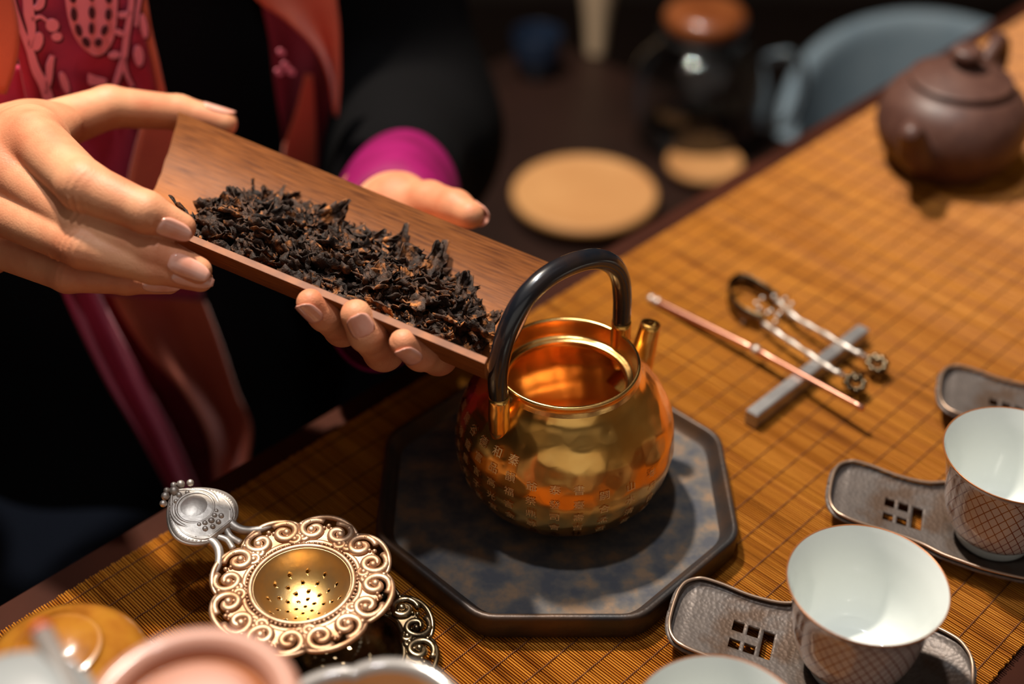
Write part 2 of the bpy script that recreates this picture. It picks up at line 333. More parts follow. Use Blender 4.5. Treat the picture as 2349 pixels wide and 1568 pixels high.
def mat_lattice():
    """white glaze with fine red-brown crossing net lines (UV: turn, metres up the wall)"""
    m = material('netted_porcelain', rgb(206, 198, 194), .2, coat=.6); nt = m.node_tree; b = nt.nodes['Principled BSDF']; L = nt.links.new
    tc = nt.nodes.new('ShaderNodeTexCoord'); sp = nt.nodes.new('ShaderNodeSeparateXYZ'); L(tc.outputs['UV'], sp.inputs[0])
    def mth(op, a, b_=None, c=None):
        n = nt.nodes.new('ShaderNodeMath'); n.operation = op
        for i, q in enumerate((a, b_, c)):
            if q is None: continue
            if isinstance(q, (int, float)): n.inputs[i].default_value = q
            else: L(q, n.inputs[i])
        return n.outputs[0]
    us = mth('MULTIPLY', sp.outputs[0], 38.0); vs = mth('MULTIPLY', sp.outputs[1], 150.0)
    def fam(sgn):
        t = mth('FRACT', mth('ADD', us, mth('MULTIPLY', vs, sgn))); return mth('ABSOLUTE', mth('SUBTRACT', t, .5))
    mn = mth('MINIMUM', fam(1.), fam(-1.)); line = mth('LESS_THAN', mn, .06)
    top = mth('LESS_THAN', sp.outputs[1], .0415); line = mth('MULTIPLY', line, top)
    mix = nt.nodes.new('ShaderNodeMixRGB'); L(line, mix.inputs[0]); mix.inputs[1].default_value = rgb(200, 190, 186); mix.inputs[2].default_value = rgb(120, 54, 30)
    L(mix.outputs[0], b.inputs['Base Color']); return m
MAT['lattice'] = mat_lattice()

# ------------------------------------------------------------------ the room
def slab(name, c, hx, hy, hz, mat): 
    o = MB().box(c, hx, hy, hz).build(name, mat, None, False); return tag(o, kind='structure')
FLOOR = -0.75
slab('floor', (0, .5, FLOOR - .05), 2.1, 2.3, .05, MAT['floor'])
slab('ceiling', (0, .5, 1.80), 2.1, 2.3, .05, MAT['plaster'])
slab('wall_back', (0, 2.75, .5), 2.1, .05, 1.25, MAT['wall'])
slab('wall_front', (0, -1.75, .5), 2.1, .05, 1.25, MAT['plaster'])
slab('wall_left', (-2.05, .5, .5), .05, 2.2, 1.25, MAT['wall'])
slab('wall_right', (2.05, .5, .5), .05, 2.2, 1.25, MAT['plaster'])

# ------------------------------------------------------------------ tea table
EC = .50                                                         # middle of the table along E
MAT_M0, MAT_M1 = -.3780, -.0960                                  # far and near edge of the bamboo mat
TB0, TB1 = -.3965, .36
tbl = thing('tea_table', 'long dark brown wooden tea table under the bamboo mat', 'table', em(EC, (TB0 + TB1) / 2, FLOOR))
MB().box(em(EC, (TB0 + TB1) / 2, -.022), .72, (TB1 - TB0) / 2, .0185, E_DIR, M_DIR, bev=.004).build('table_top', MAT['table'], tbl, False)
for ee in (-.66, .66):
    for mm in (TB0 + .06, TB1 - .06):
        MB().box(em(EC + ee, mm, (FLOOR - .045) / 2 ), .025, .025, (-FLOOR - .040) / 2, E_DIR, M_DIR, bev=.003).build('leg', MAT['table'], tbl, False)
MB().box(em(EC, TB0 + .075, -.075), .63, .010, .035, E_DIR, M_DIR, bev=.002).build('apron', MAT['table'], tbl, False)

# ------------------------------------------------------------------ bamboo mat: real splints and binding threads
bm = thing('bamboo_mat', 'golden brown slatted bamboo mat spread along the tea table', 'table mat', em(EC, -.23, -.003))
MAT_Z = 0.0; PITCH_S = .00108; E0, E1 = -.08, 1.06
V = []; Fc = []; UV = []
ns = int((E1 - E0) / PITCH_S)
for i in range(ns):
    e = E0 + i * PITCH_S; w = .00034 * (.88 + .24 * random.random()); z = MAT_Z - .0002 * random.random(); rv = i * .02 + random.random() * .05
    o0 = MAT_M0 + random.uniform(-.0004, .0004); o1 = MAT_M1 + random.uniform(-.0004, .0004); sk = random.uniform(-.0001, .0001)
    n0 = len(V); NSG = 24
    for g_ in range(NSG + 1):
        t_ = g_ / NSG; mm = o0 + (o1 - o0) * t_
        for (x, zz) in ((-1, -.0016), (-.8, -.00025), (0, 0), (.8, -.00025), (1, -.0016)):
            V.append(em(e + x * w + sk * (2 * t_ - 1), mm, z + zz)); UV.append((mm, rv))
    for g_ in range(NSG):
        a_ = n0 + 5 * g_
        for k in range(4): Fc.append((a_ + k, a_ + 5 + k, a_ + 6 + k, a_ + k + 1))
    Fc.append((n0 + 4, n0 + 3, n0 + 2, n0 + 1, n0)); Fc.append(tuple(n0 + 5 * NSG + k for k in range(5)))
new_mesh('splints', V, Fc, MAT['splint'], bm, False, UV)['kind'] = 'stuff'
th = MB(); npt = 420
tz = [(E0 + (E1 - E0) * k / npt) for k in range(npt + 1)]
th.tube([em(e, 0, .00006 + .00022 * math.sin(k * 2.1)) for k, e in enumerate(tz)], .00022, 5)
thread_me = None
for k in range(22):
    m_ = MAT_M0 + .006 + k * (MAT_M1 - MAT_M0 - .012) / 21
    if thread_me is None:
        o = th.build('binding_thread', MAT['thread'], None); thread_me = o.data; o.parent = bm
    else: o = link('binding_thread', thread_me); o.parent = bm
    o.location = Vector(tuple(em(0, m_, 0))) - bm.location
edge = MB()                                                      # thin dark backing cloth under the splints
edge.box(em((E0 + E1) / 2, (MAT_M0 + MAT_M1) / 2, -.0027), (E1 - E0) / 2, (MAT_M1 - MAT_M0) / 2 - .0006, .0007, E_DIR, M_DIR).build('backing_cloth', MAT['thread'], bm, False)

# ------------------------------------------------------------------ octagonal tray
TC = np.array([.0182, .4062, 0]); TR = .0798; TF = .0065        # centre, circumradius, floor level
def octo(R, z, cr=.10):
    P = []
    for k in range(8):
        a = math.radians(22.5 + 45 * k); v = np.array([math.cos(a), math.sin(a)]) * R
        nx = np.array([math.cos(a + math.pi / 4), math.sin(a + math.pi / 4)]) * R; pv = np.array([math.cos(a - math.pi / 4), math.sin(a - math.pi / 4)]) * R
        for t in np.linspace(0, 1, 5):
            A = v + (pv - v) * cr; B = v + (nx - v) * cr
            q = (1 - t) ** 2 * A + 2 * t * (1 - t) * v + t * t * B
            P.append((TC[0] + q[0], TC[1] + q[1], z))
    return P
tray = thing('octagonal_tray', 'dark weathered bronze octagonal tray under the gold kettle', 'tray', (TC[0], TC[1], .0004))
def rings(prof, name, mat, capb=False, capt=False):
    v = []; f = []
    for (R, z) in prof: v += octo(R, z)
    n = 40
    for i in range(len(prof) - 1):
        for k in range(n): f.append((i * n + k, i * n + (k + 1) % n, (i + 1) * n + (k + 1) % n, (i + 1) * n + k))
    if capb: f.append(tuple(range(n - 1, -1, -1)))
    if capt: f.append(tuple((len(prof) - 1) * n + k for k in range(n)))
    return new_mesh(name, v, f, mat, tray, True)
o = rings([(TR - .004, .0004), (TR - .001, .0006), (TR - .0002, .0016), (TR, .0105), (TR - .0002, .0119), (TR - .0008, .0125), (TR - .0022, .0126), (TR - .0029, .0121), (TR - .0036, .0102), (TR - .0062, .0074), (TR - .0075, .0067)], 'rim', MAT['tray_rim'], capb=True)
o = rings([(TR - .0075, .0067), (TR - .0095, TF), (.03, TF)], 'tray_floor', MAT['tray'], capt=True)

# ------------------------------------------------------------------ gold kettle
KX = np.array([.0218, .4095, 0]); KZ = TF
ket = thing('gold_kettle', 'open hammered gold kettle with engraved characters and black hoop handle', 'kettle', (KX[0], KX[1], KZ))
KOUT = [(.0, .0012), (.020, .0012), (.0245, .0), (.0275, .0006), (.0325, .0042), (.0385, .0105), (.0425, .018), (.0445, .026), (.0446, .033), (.0437, .040), (.0415, .0470), (.0382, .0530), (.0343, .0578), (.0312, .0612), (.0294, .0640)]
KLIP = [(.0294, .0640), (.0290, .0652), (.0288, .0660), (.0288, .0668), (.0290, .0674), (.0291, .0682), (.0286, .0688), (.0279, .0688), (.0275, .0682), (.0272, .0660), (.0269, .0618), (.0264, .0606), (.0246, .0602), (.0240, .0598), (.0238, .0590)]
KIN = [(.0238, .0590), (.0242, .0575), (.030, .0565), (.0365, .0520), (.0402, .0460), (.0424, .0395), (.0437, .033), (.0432, .026), (.0412, .0185), (.037, .0118), (.031, .0062), (.026, .003), (.0, .0026)]
def dense(prof, n): return [tuple(p) for p in spline(prof, n)]
def kwob(a, z): return .00022 * math.sin(7 * a + 90 * z) * math.sin(5 * a - 210 * z + 1) + .00016 * math.sin(17 * a + 300 * z) * math.sin(11 * a - 420 * z)
kc = (KX[0], KX[1], KZ)
MB().lathe(dense(KOUT, 60), 128, kc, wob=lambda a, z: kwob(a, z) if .003 < z < .055 else 0).build('body', MAT['gold'], ket)
MB().lathe(dense(KLIP, 50), 96, kc).build('lip', material('polished_gold', rgb(240, 190, 118), .25, 1., bump=.1, bscale=300), ket)
MB().lathe(dense(KIN, 50), 96, kc, wob=lambda a, z: 1.6 * kwob(a, z) if z < .052 else 0).build('lining', MAT['gold_in'], ket)
KD = np.array([.743, .669, 0])
def kp(s, z, t=0): return KX + KD * s + np.array([-KD[1], KD[0], 0]) * t + np.array([0, 0, z])
hs = [(-.0360, .0765), (-.0366, .0850), (-.0352, .0960), (-.0310, .1075), (-.0235, .1165), (-.0130, .1210), (.0000, .1212), (.0125, .1180), (.0220, .1115), (.0275, .1030), (.0298, .0920), (.0302, .0785)]
hp = spline([kp(s, z) for s, z in hs], 60)
MB().tube(hp, [.0037 + .0004 * math.sin(math.pi * i / 59) for i in range(60)], 18).build('hoop_handle', MAT['lacquer'], ket)
for (pts, rr) in (([(-.0352, .0560), (-.0356, .0610), (-.0360, .0680), (-.0360, .0775)], [.0036, .0044, .0042, .0040]), ([(.0308, .0570), (.0306, .0620), (.0303, .0700), (.0302, .0795)], [.0038, .0044, .0042, .0040])):
    MB().tube(spline([kp(s, z) for s, z in pts], 14), np.interp(np.linspace(0, 1, 14), np.linspace(0, 1, 4), rr), 18).build('handle_socket', MAT['gold'], ket)
# spout: hollow tapered tube with a bevelled mouth
sp_c = spline([kp(.0355, .040), kp(.0425, .0490), kp(.0455, .0580), kp(.0485, .0695)], 16)
so = MB().tube(sp_c, np.interp(np.linspace(0, 1, 16), [0, .4, 1], [.0095, .0058, .0042]), 22, cap=False)
si = MB().tube(sp_c[8:], np.linspace(.0044, .0034, 8), 22, cap=False)
so.add(si.v, [tuple(reversed(f)) for f in si.f], si.uv)
n0 = 15 * 22; n1 = 16 * 22 + 7 * 22
for k in range(22): so.f.append((n0 + k, n0 + (k + 1) % 22, n1 + (k + 1) % 22, n1 + k))
so.build('spout', MAT['gold'], ket)
# engraved characters in columns down the body
prof_z = np.array([p[1] for p in dense(KOUT, 200)]); prof_r = np.array([p[0] for p in dense(KOUT, 200)])
def k_r(z): return float(np.interp(z, prof_z[20:], prof_r[20:]))
glyphs = {}
def glyph(ch):
    if ch not in glyphs:
        cu = bpy.data.curves.new('glyph', 'FONT'); cu.body = ch; cu.align_x = 'CENTER'; cu.resolution_u = 2; cu.size = 1
        ob = bpy.data.objects.new('glyph', cu); COL.objects.link(ob); dg = bpy.context.evaluated_depsgraph_get(); dg.update()
        me = ob.evaluated_get(dg).to_mesh(); v = np.array([p.co[:] for p in me.vertices]); f = [tuple(p.vertices) for p in me.polygons]
        if len(v): v[:, :2] -= (v[:, :2].min(0) + v[:, :2].max(0)) / 2
        bpy.data.objects.remove(ob); glyphs[ch] = (v, f)
    return glyphs[ch]
COLS = [(318, '年月日記'), (303, '山水清音'), (288, '嗣合孟吾東'), (275, '書臺壽吉林'), (263, '泰發司會永'), (251, '爺祭鼎尊彝'), (239, '秦韻福言金'), (228, '和品高光宜'), (217, '德富言子孫'), (206, '谷龍鳳古寶'), (195, '錫得昌泉壺'), (184, '鐵華茶芝蘭'), (172, '雅琴石泉')]
for (deg, txt) in COLS:
    for j, ch in enumerate(txt):
        v, f = glyph(ch)
        if not len(v): continue
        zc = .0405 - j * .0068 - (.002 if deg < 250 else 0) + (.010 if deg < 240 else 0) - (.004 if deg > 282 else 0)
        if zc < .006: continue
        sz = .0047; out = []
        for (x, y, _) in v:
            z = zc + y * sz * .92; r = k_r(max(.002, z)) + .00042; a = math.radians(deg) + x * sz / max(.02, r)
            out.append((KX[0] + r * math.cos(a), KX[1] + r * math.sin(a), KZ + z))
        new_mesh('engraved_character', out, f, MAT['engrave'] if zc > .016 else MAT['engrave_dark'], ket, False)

# ------------------------------------------------------------------ bamboo scoop
S_FL, S_NL, S_FR, S_NR = at(410, 257, .130), at(268, 467, .137), at(1258, 602, .098), at(1118, 820, .105)
S_UP = np.cross(S_FR - S_FL, S_FL - S_NL); S_UP = S_UP / np.linalg.norm(S_UP); S_UP = S_UP if S_UP[2] > 0 else -S_UP
SAG = .0225; SPW = 2.8
def scoop_pt(s, w, up=0.):                                       # s 0..1 along, w -1 (far) .. 1 (near); up = above the inner wall
    A = S_FL + (S_FR - S_FL) * s; B = S_NL + (S_NR - S_NL) * s
    c = (A + B) / 2 + (B - A) / 2 * w
    half = np.linalg.norm(B - A) / 2; slope = SPW * SAG * math.copysign(abs(w) ** (SPW - 1), w) / half
    n = S_UP - (B - A) / np.linalg.norm(B - A) * slope; n /= np.linalg.norm(n)
    return c - S_UP * SAG * (1 - abs(w) ** SPW) + n * up
sc = thing('bamboo_scoop', 'brown split bamboo tea scoop held over the kettle by both hands', 'tea scoop', scoop_pt(.5, 0, -.003))
NS, NW = 70, 28; T = .0026
inner = [[scoop_pt(i / NS + (.0012 * math.sin(j * 2.1) + .001 * math.sin(j * .9) if i == 0 else 0), -1 + 2 * j / NW) for j in range(NW + 1)] for i in range(NS + 1)]
outer = [[scoop_pt(i / NS, -1 + 2 * j / NW, -T) for j in range(NW + 1)] for i in range(NS + 1)]
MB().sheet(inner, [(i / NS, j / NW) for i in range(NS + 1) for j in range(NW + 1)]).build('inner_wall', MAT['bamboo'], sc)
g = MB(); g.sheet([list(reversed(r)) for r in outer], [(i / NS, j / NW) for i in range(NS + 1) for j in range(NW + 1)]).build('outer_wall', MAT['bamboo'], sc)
eg = MB()
loop_i = [inner[0][j] for j in range(NW + 1)] + [inner[i][NW] for i in range(1, NS + 1)] + [inner[NS][j] for j in range(NW - 1, -1, -1)] + [inner[i][0] for i in range(NS - 1, 0, -1)]
loop_o = [outer[0][j] for j in range(NW + 1)] + [outer[i][NW] for i in range(1, NS + 1)] + [outer[NS][j] for j in range(NW - 1, -1, -1)] + [outer[i][0] for i in range(NS - 1, 0, -1)]
n = len(loop_i); eg.add(loop_i + loop_o, [(k, (k + 1) % n, n + (k + 1) % n, n + k) for k in range(n)]); eg.build('cut_edge', MAT['bamboo_edge'], sc, False)

# ------------------------------------------------------------------ dried tea leaves
def leaf_mesh(kind):
    L = random.uniform(.012, .021); Wd = random.uniform(.0040, .0085); n, m = 15, 9; ph = [random.uniform(0, 6.28) for _ in range(9)]
    roll = random.uniform(.6, 2.6); tw = random.uniform(-.8, .8); cv = random.uniform(-.9, .9)
    if kind == 'stem': L *= 1.25; Wd = .0011; roll = 3.0; tw = 0.4
    if kind == 'flake': L *= .75; Wd *= 1.5; roll = random.uniform(.2, .9)
    P = []
    for i in range(n):
        t = i / (n - 1); wv = Wd * (math.sin(math.pi * min(1, .10 + .80 * t)) ** .38) * (1 + .25 * math.sin(9 * t + ph[0])) * random.uniform(.72, 1.12); row = []
        for j in range(m):
            q = -1 + 2 * j / (m - 1); a = q * roll + tw * t; rr = wv / max(roll, .5) 
            y = rr * math.sin(a); z = rr * (1 - math.cos(a)) * math.cos(tw * t)
            x = (t - .5) * L + .0007 * math.sin(7 * q + ph[1])
            z += .0013 * math.sin(5 * t + ph[2]) * cv + .0006 * math.sin(11 * t + 3 * q + ph[3]) + .0005 * math.sin(17 * t - 5 * q + ph[4])
            y += .0010 * math.sin(6 * t + ph[5]) + .0005 * math.sin(15 * t + ph[6])
            x += .0005 * math.sin(9 * q + 6 * t + ph[7]) * (1 if abs(q) > .6 else .3)
            x += random.gauss(0, .00028); y += random.gauss(0, .00028); z += random.gauss(0, .00034)
            row.append((x, y, z))
        P.append(row)
    o = MB().sheet(P).build('leaf_proto', MAT['leaf']); solid(o, .00045, 0); baked(o); me = o.data; bpy.data.objects.remove(o)
    me.polygons.foreach_set('use_smooth', [True] * len(me.polygons)); me.name = 'tea_leaf'; return me
protos = [leaf_mesh('leaf') for _ in range(9)] + [leaf_mesh('flake') for _ in range(10)] + [leaf_mesh('stem') for _ in range(3)]
S_AX = (S_FR - S_FL); S_AX = S_AX / np.linalg.norm(S_AX); S_CR = np.cross(S_UP, S_AX)
def heap_w(s):                                                   # half-width of the heap in w and its middle
    return np.interp(s, [.14, .18, .26, .5, .75, .86, .93, .97], [.12, .42, .66, .72, .66, .52, .26, .10]), np.interp(s, [.14, .3, .6, .95], [.26, .06, .00, .10])
def heap_h(s, q): return np.interp(s, [.14, .2, .3, .5, .7, .85, .97], [.002, .011, .0165, .0160, .0160, .0125, .003]) * max(0, 1 - abs(q) ** 2.2)
HV = []
for i in range(61):
    s = .15 + .80 * i / 60; hw, hc = heap_w(s)
    HV.append([scoop_pt(s, hc + hw * .92 * q, .0002 + .72 * heap_h(s, q) * (.8 + .3 * math.sin(31 * s + 5 * q) * math.sin(47 * s - 9 * q)) - .0018 * (abs(q) > .97)) for q in np.linspace(-1, 1, 17)])
tag(MB().sheet(HV).build('tea_leaf_heap', MAT['leaf']), 'dense dark core of the tea leaf heap on the bamboo scoop', 'tea leaves', kind='stuff')
first = True
def place_leaf(me, p, ax, nrm, sc_=1.):
    o = link('tea_leaf', me)
    x = ax - nrm * (ax @ nrm); x /= np.linalg.norm(x); y = np.cross(nrm, x)
    M = Matrix(((x[0], y[0], nrm[0], p[0]), (x[1], y[1], nrm[1], p[1]), (x[2], y[2], nrm[2], p[2]), (0, 0, 0, 1)))
    o.matrix_world = M @ Matrix.Scale(sc_, 4)
    return tag(o, 'dark crinkled dried tea leaf in the heap on the bamboo scoop', 'tea leaf', 'dried tea leaves heaped on the scoop')
for k in range(290):
    s = random.uniform(.165, .915); hw, hc = heap_w(s); q = random.uniform(-1, 1); w = min(.70, hc + hw * q)
    up = heap_h(s, q) * random.uniform(.72, 1.0) + .0016
    p = scoop_pt(s, w, up)
    a = random.gauss(.25, .75); ax = S_AX * math.cos(a) + S_CR * math.sin(a) + S_UP * random.gauss(0, .12)
    nl = scoop_pt(s, w, .01) - scoop_pt(s, w, 0); nl /= np.linalg.norm(nl)
    nr = .6 * S_UP + .5 * nl + S_AX * random.gauss(0, .24) + S_CR * random.gauss(0, .30); nr /= np.linalg.norm(nr)
    place_leaf(protos[min(len(protos) - 1, int(random.random() ** 1.05 * len(protos)))], p, ax, nr, random.uniform(.65, 1.12))
cr = MB()
for k in range(46):
    if k < 14: s, w = random.uniform(.045, .15), random.gauss(.30, .10)
    else: s = random.uniform(.15, .97); hw, hc = heap_w(s); w = min(.74, hc + hw * random.choice((-1, 1)) * random.uniform(.95, 1.15))
    p = scoop_pt(s, w, .0002); r_ = random.uniform(.0002, .0008); cr.ball(p, r_, 5, 4, (1.6, 1, .7))
tag(cr.build('tea_crumbs', MAT['leaf']), 'tiny black tea crumbs scattered on the bamboo scoop', 'tea crumbs', kind='stuff')

# ------------------------------------------------------------------ the person: body with both hands, robe, scarf, cuff
n_t = M_DIR                                                      # the person faces the table along M_DIR
T_FRONT = np.array([-.2039, .3584, 0]) - n_t * .15               # plane of the chest front
person = thing('person', 'person in black robe and crimson scarf tipping tea from a bamboo scoop', 'person', (-.30, .79, FLOOR))
def hand_mesh(lo, hi, h, palm, fingers, kpalm, kroot, wr, extra=None):
    Fd = Field(lo, hi, h); Pm = Fd.blank()
    for c in palm: Fd.cone(Pm, *c[:4], kpalm, c[4] if len(c) > 4 else None)
    tot = None
    for fg in fingers:
        S = Fd.blank()
        for (a, b, ra, rb) in fg: Fd.cone(S, a, b, ra, rb, .0022)
        S = smin(Pm, S, kroot); tot = S if tot is None else smin(tot, S, .0009)
    # shallow knuckle creases on the outer side of the joints
    for (c, ax, dr, amp, sig) in wr:
        c = np.array(c); ax = np.array(ax) / np.linalg.norm(ax); dr = np.array(dr) / np.linalg.norm(dr); pad = .011
        i0 = np.maximum(((c - pad - Fd.lo) / h).astype(int), 0); i1 = np.minimum(((c + pad - Fd.lo) / h).astype(int) + 2, Fd.n); sl = tuple(slice(i0[i], i1[i]) for i in range(3))
        X, Y, Z = np.meshgrid(*[Fd.ax[i][sl[i]] for i in range(3)], indexing='ij', sparse=True)
        al = (X - c[0]) * ax[0] + (Y - c[1]) * ax[1] + (Z - c[2]) * ax[2]; ou = (X - c[0]) * dr[0] + (Y - c[1]) * dr[1] + (Z - c[2]) * dr[2]
        tot[sl] = tot[sl] + (amp * np.exp(-(al / sig) ** 2) * np.clip(ou / .006, 0, 1) * np.cos(2 * math.pi * al / .0026)).astype(np.float32)
    return Fd.mesh(tot)
def nail(parent, a, b, ra, rb, dr, l0=.42, over=.9, wid=50, mat='nail'):
    a = np.array(a); b = np.array(b); ax = (b - a); L = np.linalg.norm(ax); ax = ax / L
    dr = np.array(dr, float); dr = dr - ax * (dr @ ax); dr /= np.linalg.norm(dr); sd = np.cross(ax, dr); P = []
    t0, t1 = L * l0, L + rb * over
    for i in range(13):
        u = -1 + 2 * i / 12; hw = math.radians(wid) * max(.12, (1 - abs(u) ** 3.2)) ** .5; row = []
        al = t0 + (t1 - t0) * i / 12
        for j in range(9):
            ph = hw * (-1 + 2 * j / 8); t = min(1, al / L); r = ra + (rb - ra) * t + .00018 - (.0008 if i == 0 else 0)
            r *= (1 - .10 * max(0, (al - L) / rb)); row.append(a + ax * al + (dr * math.cos(ph) + sd * math.sin(ph)) * r)
        P.append(row)
    o = MB().sheet(P).build('fingernail', MAT[mat], parent); return solid(o, .0005, 0)

# her right hand (thumb over the far edge, four fingers along the near wall)
D = dp
def chain(js): return [(js[i][0], js[i + 1][0], js[i][1], js[i + 1][1]) for i in range(len(js) - 1)]
rw = D(-130, 400, .560)
ix = [(D(80, 322, .504), .0110), (D(192, 426, .478), .0094), (D(335, 486, .475), .0074), (D(416, 521, .480), .0053)]
md = [(D(20, 395, .503), .0096), (D(190, 512, .484), .0081), (D(355, 577, .481), .0066), (D(455, 620, .483), .0050)]
rg = [(D(-25, 472, .506), .0094), (D(190, 568, .481), .0076), (D(350, 613, .482), .0060), (D(460, 641, .487), .0046)]
pk = [(D(-30, 555, .515), .0085), (D(155, 630, .497), .0067), (D(290, 643, .499), .0053), (D(388, 650, .502), .0041)]
tb = [(D(40, 318, .548), .0120), (D(250, 245, .572), .0090), (D(410, 258, .586), .0076), (D(512, 282, .590), .0063)]
R_ = [chain(x) for x in (ix, md, rg, pk, tb)]
palm = [(rw, D(66, 335, .520), .0215, .0120), (rw, D(15, 395, .514), .021, .0120), (rw, D(-30, 475, .518), .020, .0115), (D(-140, 440, .560), D(-35, 558, .524), .019, .0095), (rw, D(70, 315, .545), .020, .0135), (D(76, 325, .514), D(20, 390, .508), .0100, .0105), (D(20, 390, .508), D(-25, 475, .512), .0105, .0102), (D(-25, 475, .512), D(-30, 560, .520), .0102, .0090), (D(70, 315, .545), D(70, 335, .515), .010, .010), (D(60, 318, .530), D(150, 283, .545), .0085, .0055), (D(-330, 370, .600), rw, .024, .0225)]
tocam = -_F
def wrs(ch, i, dr, amp=.00026, sig=.0034):
    return (ch[i][0] + np.array(dr) * ch[i][1] * .7, ch[i + 1][0] - ch[i - 1][0], dr, amp, sig)
dn = (tocam - .45 * _U); dn /= np.linalg.norm(dn)
wr = [wrs(ix, 1, tocam, .0004), wrs(md, 1, tocam, .0006), wrs(rg, 1, tocam, .0006), wrs(pk, 1, tocam, .0006), wrs(ix, 2, dn, .00022, .0026), wrs(md, 2, tocam, .0004, .0026), wrs(rg, 2, tocam, .0004, .0026), wrs(tb, 2, _U, .0003)]
allp = np.array([j[0] for c in (ix, md, rg, pk, tb) for j in c] + [rw, D(-330, 370, .60)])
RV, RF = hand_mesh(allp.min(0) - .03, allp.max(0) + .02, .00085, palm, R_, .012, .0055, wr)
# her left hand, palm up under the scoop
lw = D(885, 492, .650)
lx = [(D(1012, 690, .560), .0090), (D(1006, 818, .510), .0070), (D(965, 812, .491), .0061), (D(926, 785, .482), .0053)]
lm = [(D(935, 655, .560), .0094), (D(880, 805, .508), .0076), (D(842, 765, .488), .0068), (D(817, 722, .483), .0058)]
lr = [(D(860, 635, .566), .0090), (D(785, 752, .512), .0070), (D(745, 722, .492), .0060), (D(712, 694, .486), .0052)]
lp = [(D(790, 605, .574), .0080), (D(710, 640, .580), .0060), (D(670, 615, .570), .0050), (D(650, 600, .562), .0042)]
lt = [(D(905, 470, .612), .0120), (D(985, 462, .597), .0092), (D(1045, 476, .584), .0078), (D(1078, 492, .577), .0062)]
Lf = [chain(x) for x in (lx, lm, lr, lp, lt)]
lpalm = [(lw, D(1000, 655, .570), .0185, .0105), (lw, D(930, 655, .574), .019, .0110), (lw, D(855, 640, .579), .0185, .0108), (lw, D(790, 615, .585), .0175, .0098), (lw, D(915, 470, .612), .020, .0150), (D(1015, 655, .565), D(935, 650, .567), .0105, .0105), (D(935, 650, .567), D(860, 635, .573), .0105, .0100), (D(860, 635, .573), D(795, 605, .580), .0100, .0090), (D(960, 400, .80), lw, .024, .0200)]
wl = [wrs(lm, 2, tocam, .0002), wrs(lr, 2, tocam, .0002), wrs(lx, 2, tocam, .0002)]
allp = np.array([j[0] for c in (lx, lm, lr, lp, lt) for j in c] + [lw])
LV, LF = hand_mesh(allp.min(0) - .025, allp.max(0) + .03, .0009, lpalm, Lf, .012, .0055, wl)
# trunk, neck, head and arms under the clothes
HD = np.array([-.33, .80, .56]); NK = np.array([-.32, .785, .42]); CH = np.array([-.275, .735, .20]); PV = np.array([-.255, .715, -.24])
SR = CH - E_DIR * .165 + np.array([0, 0, .14]); SL = CH + E_DIR * .165 + np.array([0, 0, .14])
ER = np.array([-.395, .50, .10]); EL = D(955, 260, .93)
Bf = Field((-.62, .40, -.42), (.18, 1.05, .74), .008); B = Bf.blank()
for (a, b, ra, rb, k) in ((PV, CH, .10, .095, .05), (CH - E_DIR * .05, CH + E_DIR * .05, .095, .095, .05), (SR, SL, .05, .05, .05), (CH, NK, .06, .046, .03), (NK, HD, .045, .075, .03),
                          (HD - np.array([.0, .0, .04]), HD + np.array([-.01, .01, .05]), .066, .082, .03), (SR, ER, .044, .034, .02), (ER, rw, .034, .022, .01), (SL, EL, .044, .034, .02), (EL, lw, .026, .017, .01)):
    Bf.cone(B, a, b, ra, rb, k)
face = HD + n_t * .078; 
Bf.cone(B, face + np.array([0, 0, .012]), face + n_t * .016 - np.array([0, 0, .018]), .008, .012, .012)        # nose
Bf.cone(B, face - np.array([0, 0, .055]) - n_t * .012, face - np.array([0, 0, .062]) - n_t * .012, .022, .022, .02)  # chin
for s_ in (-1, 1): Bf.cone(B, HD + E_DIR * s_ * .080, HD + E_DIR * s_ * .080 - np.array([0, 0, .03]), .014, .010, .006)   # ears
BV, BF = Bf.mesh(B)
V = np.vstack([BV, RV, LV]); Fq = np.vstack([BF, RF + len(BV), LF + len(BV) + len(RV)])
body = fast_mesh('body', V, Fq, MAT['skin'], person)
nail(person, ix[2][0], ix[3][0], ix[2][1], ix[3][1], tocam - .55 * _U + .15 * _R, .34, .75, 40)
nail(person, md[2][0], md[3][0], md[2][1], md[3][1], tocam - .20 * _U + .2 * _R, .36, 1.0, 42)
nail(person, rg[2][0], rg[3][0], rg[2][1], rg[3][1], tocam - .05 * _U + .2 * _R, .36, 1.0, 42)
nail(person, pk[2][0], pk[3][0], pk[2][1], pk[3][1], tocam - .05 * _U, .36, 1.2, 50)
nail(person, tb[2][0], tb[3][0], tb[2][1], tb[3][1], _U + .25 * tocam, .45, .7, 44)
nail(person, lm[2][0], lm[3][0], lm[2][1], lm[3][1], tocam - .2 * _U + .1 * _R, .25, .55, 46)
nail(person, lr[2][0], lr[3][0], lr[2][1], lr[3][1], tocam - .9 * _U - .3 * _R, .35, 1.05, 48)
nail(person, lx[2][0], lx[3][0], lx[2][1], lx[3][1], tocam - .6 * _U - .2 * _R, .30, .7, 46)
nail(person, lt[2][0], lt[3][0], lt[2][1], lt[3][1], _R * .9 - .1 * _U - .2 * tocam, .35, 1.0, 50)
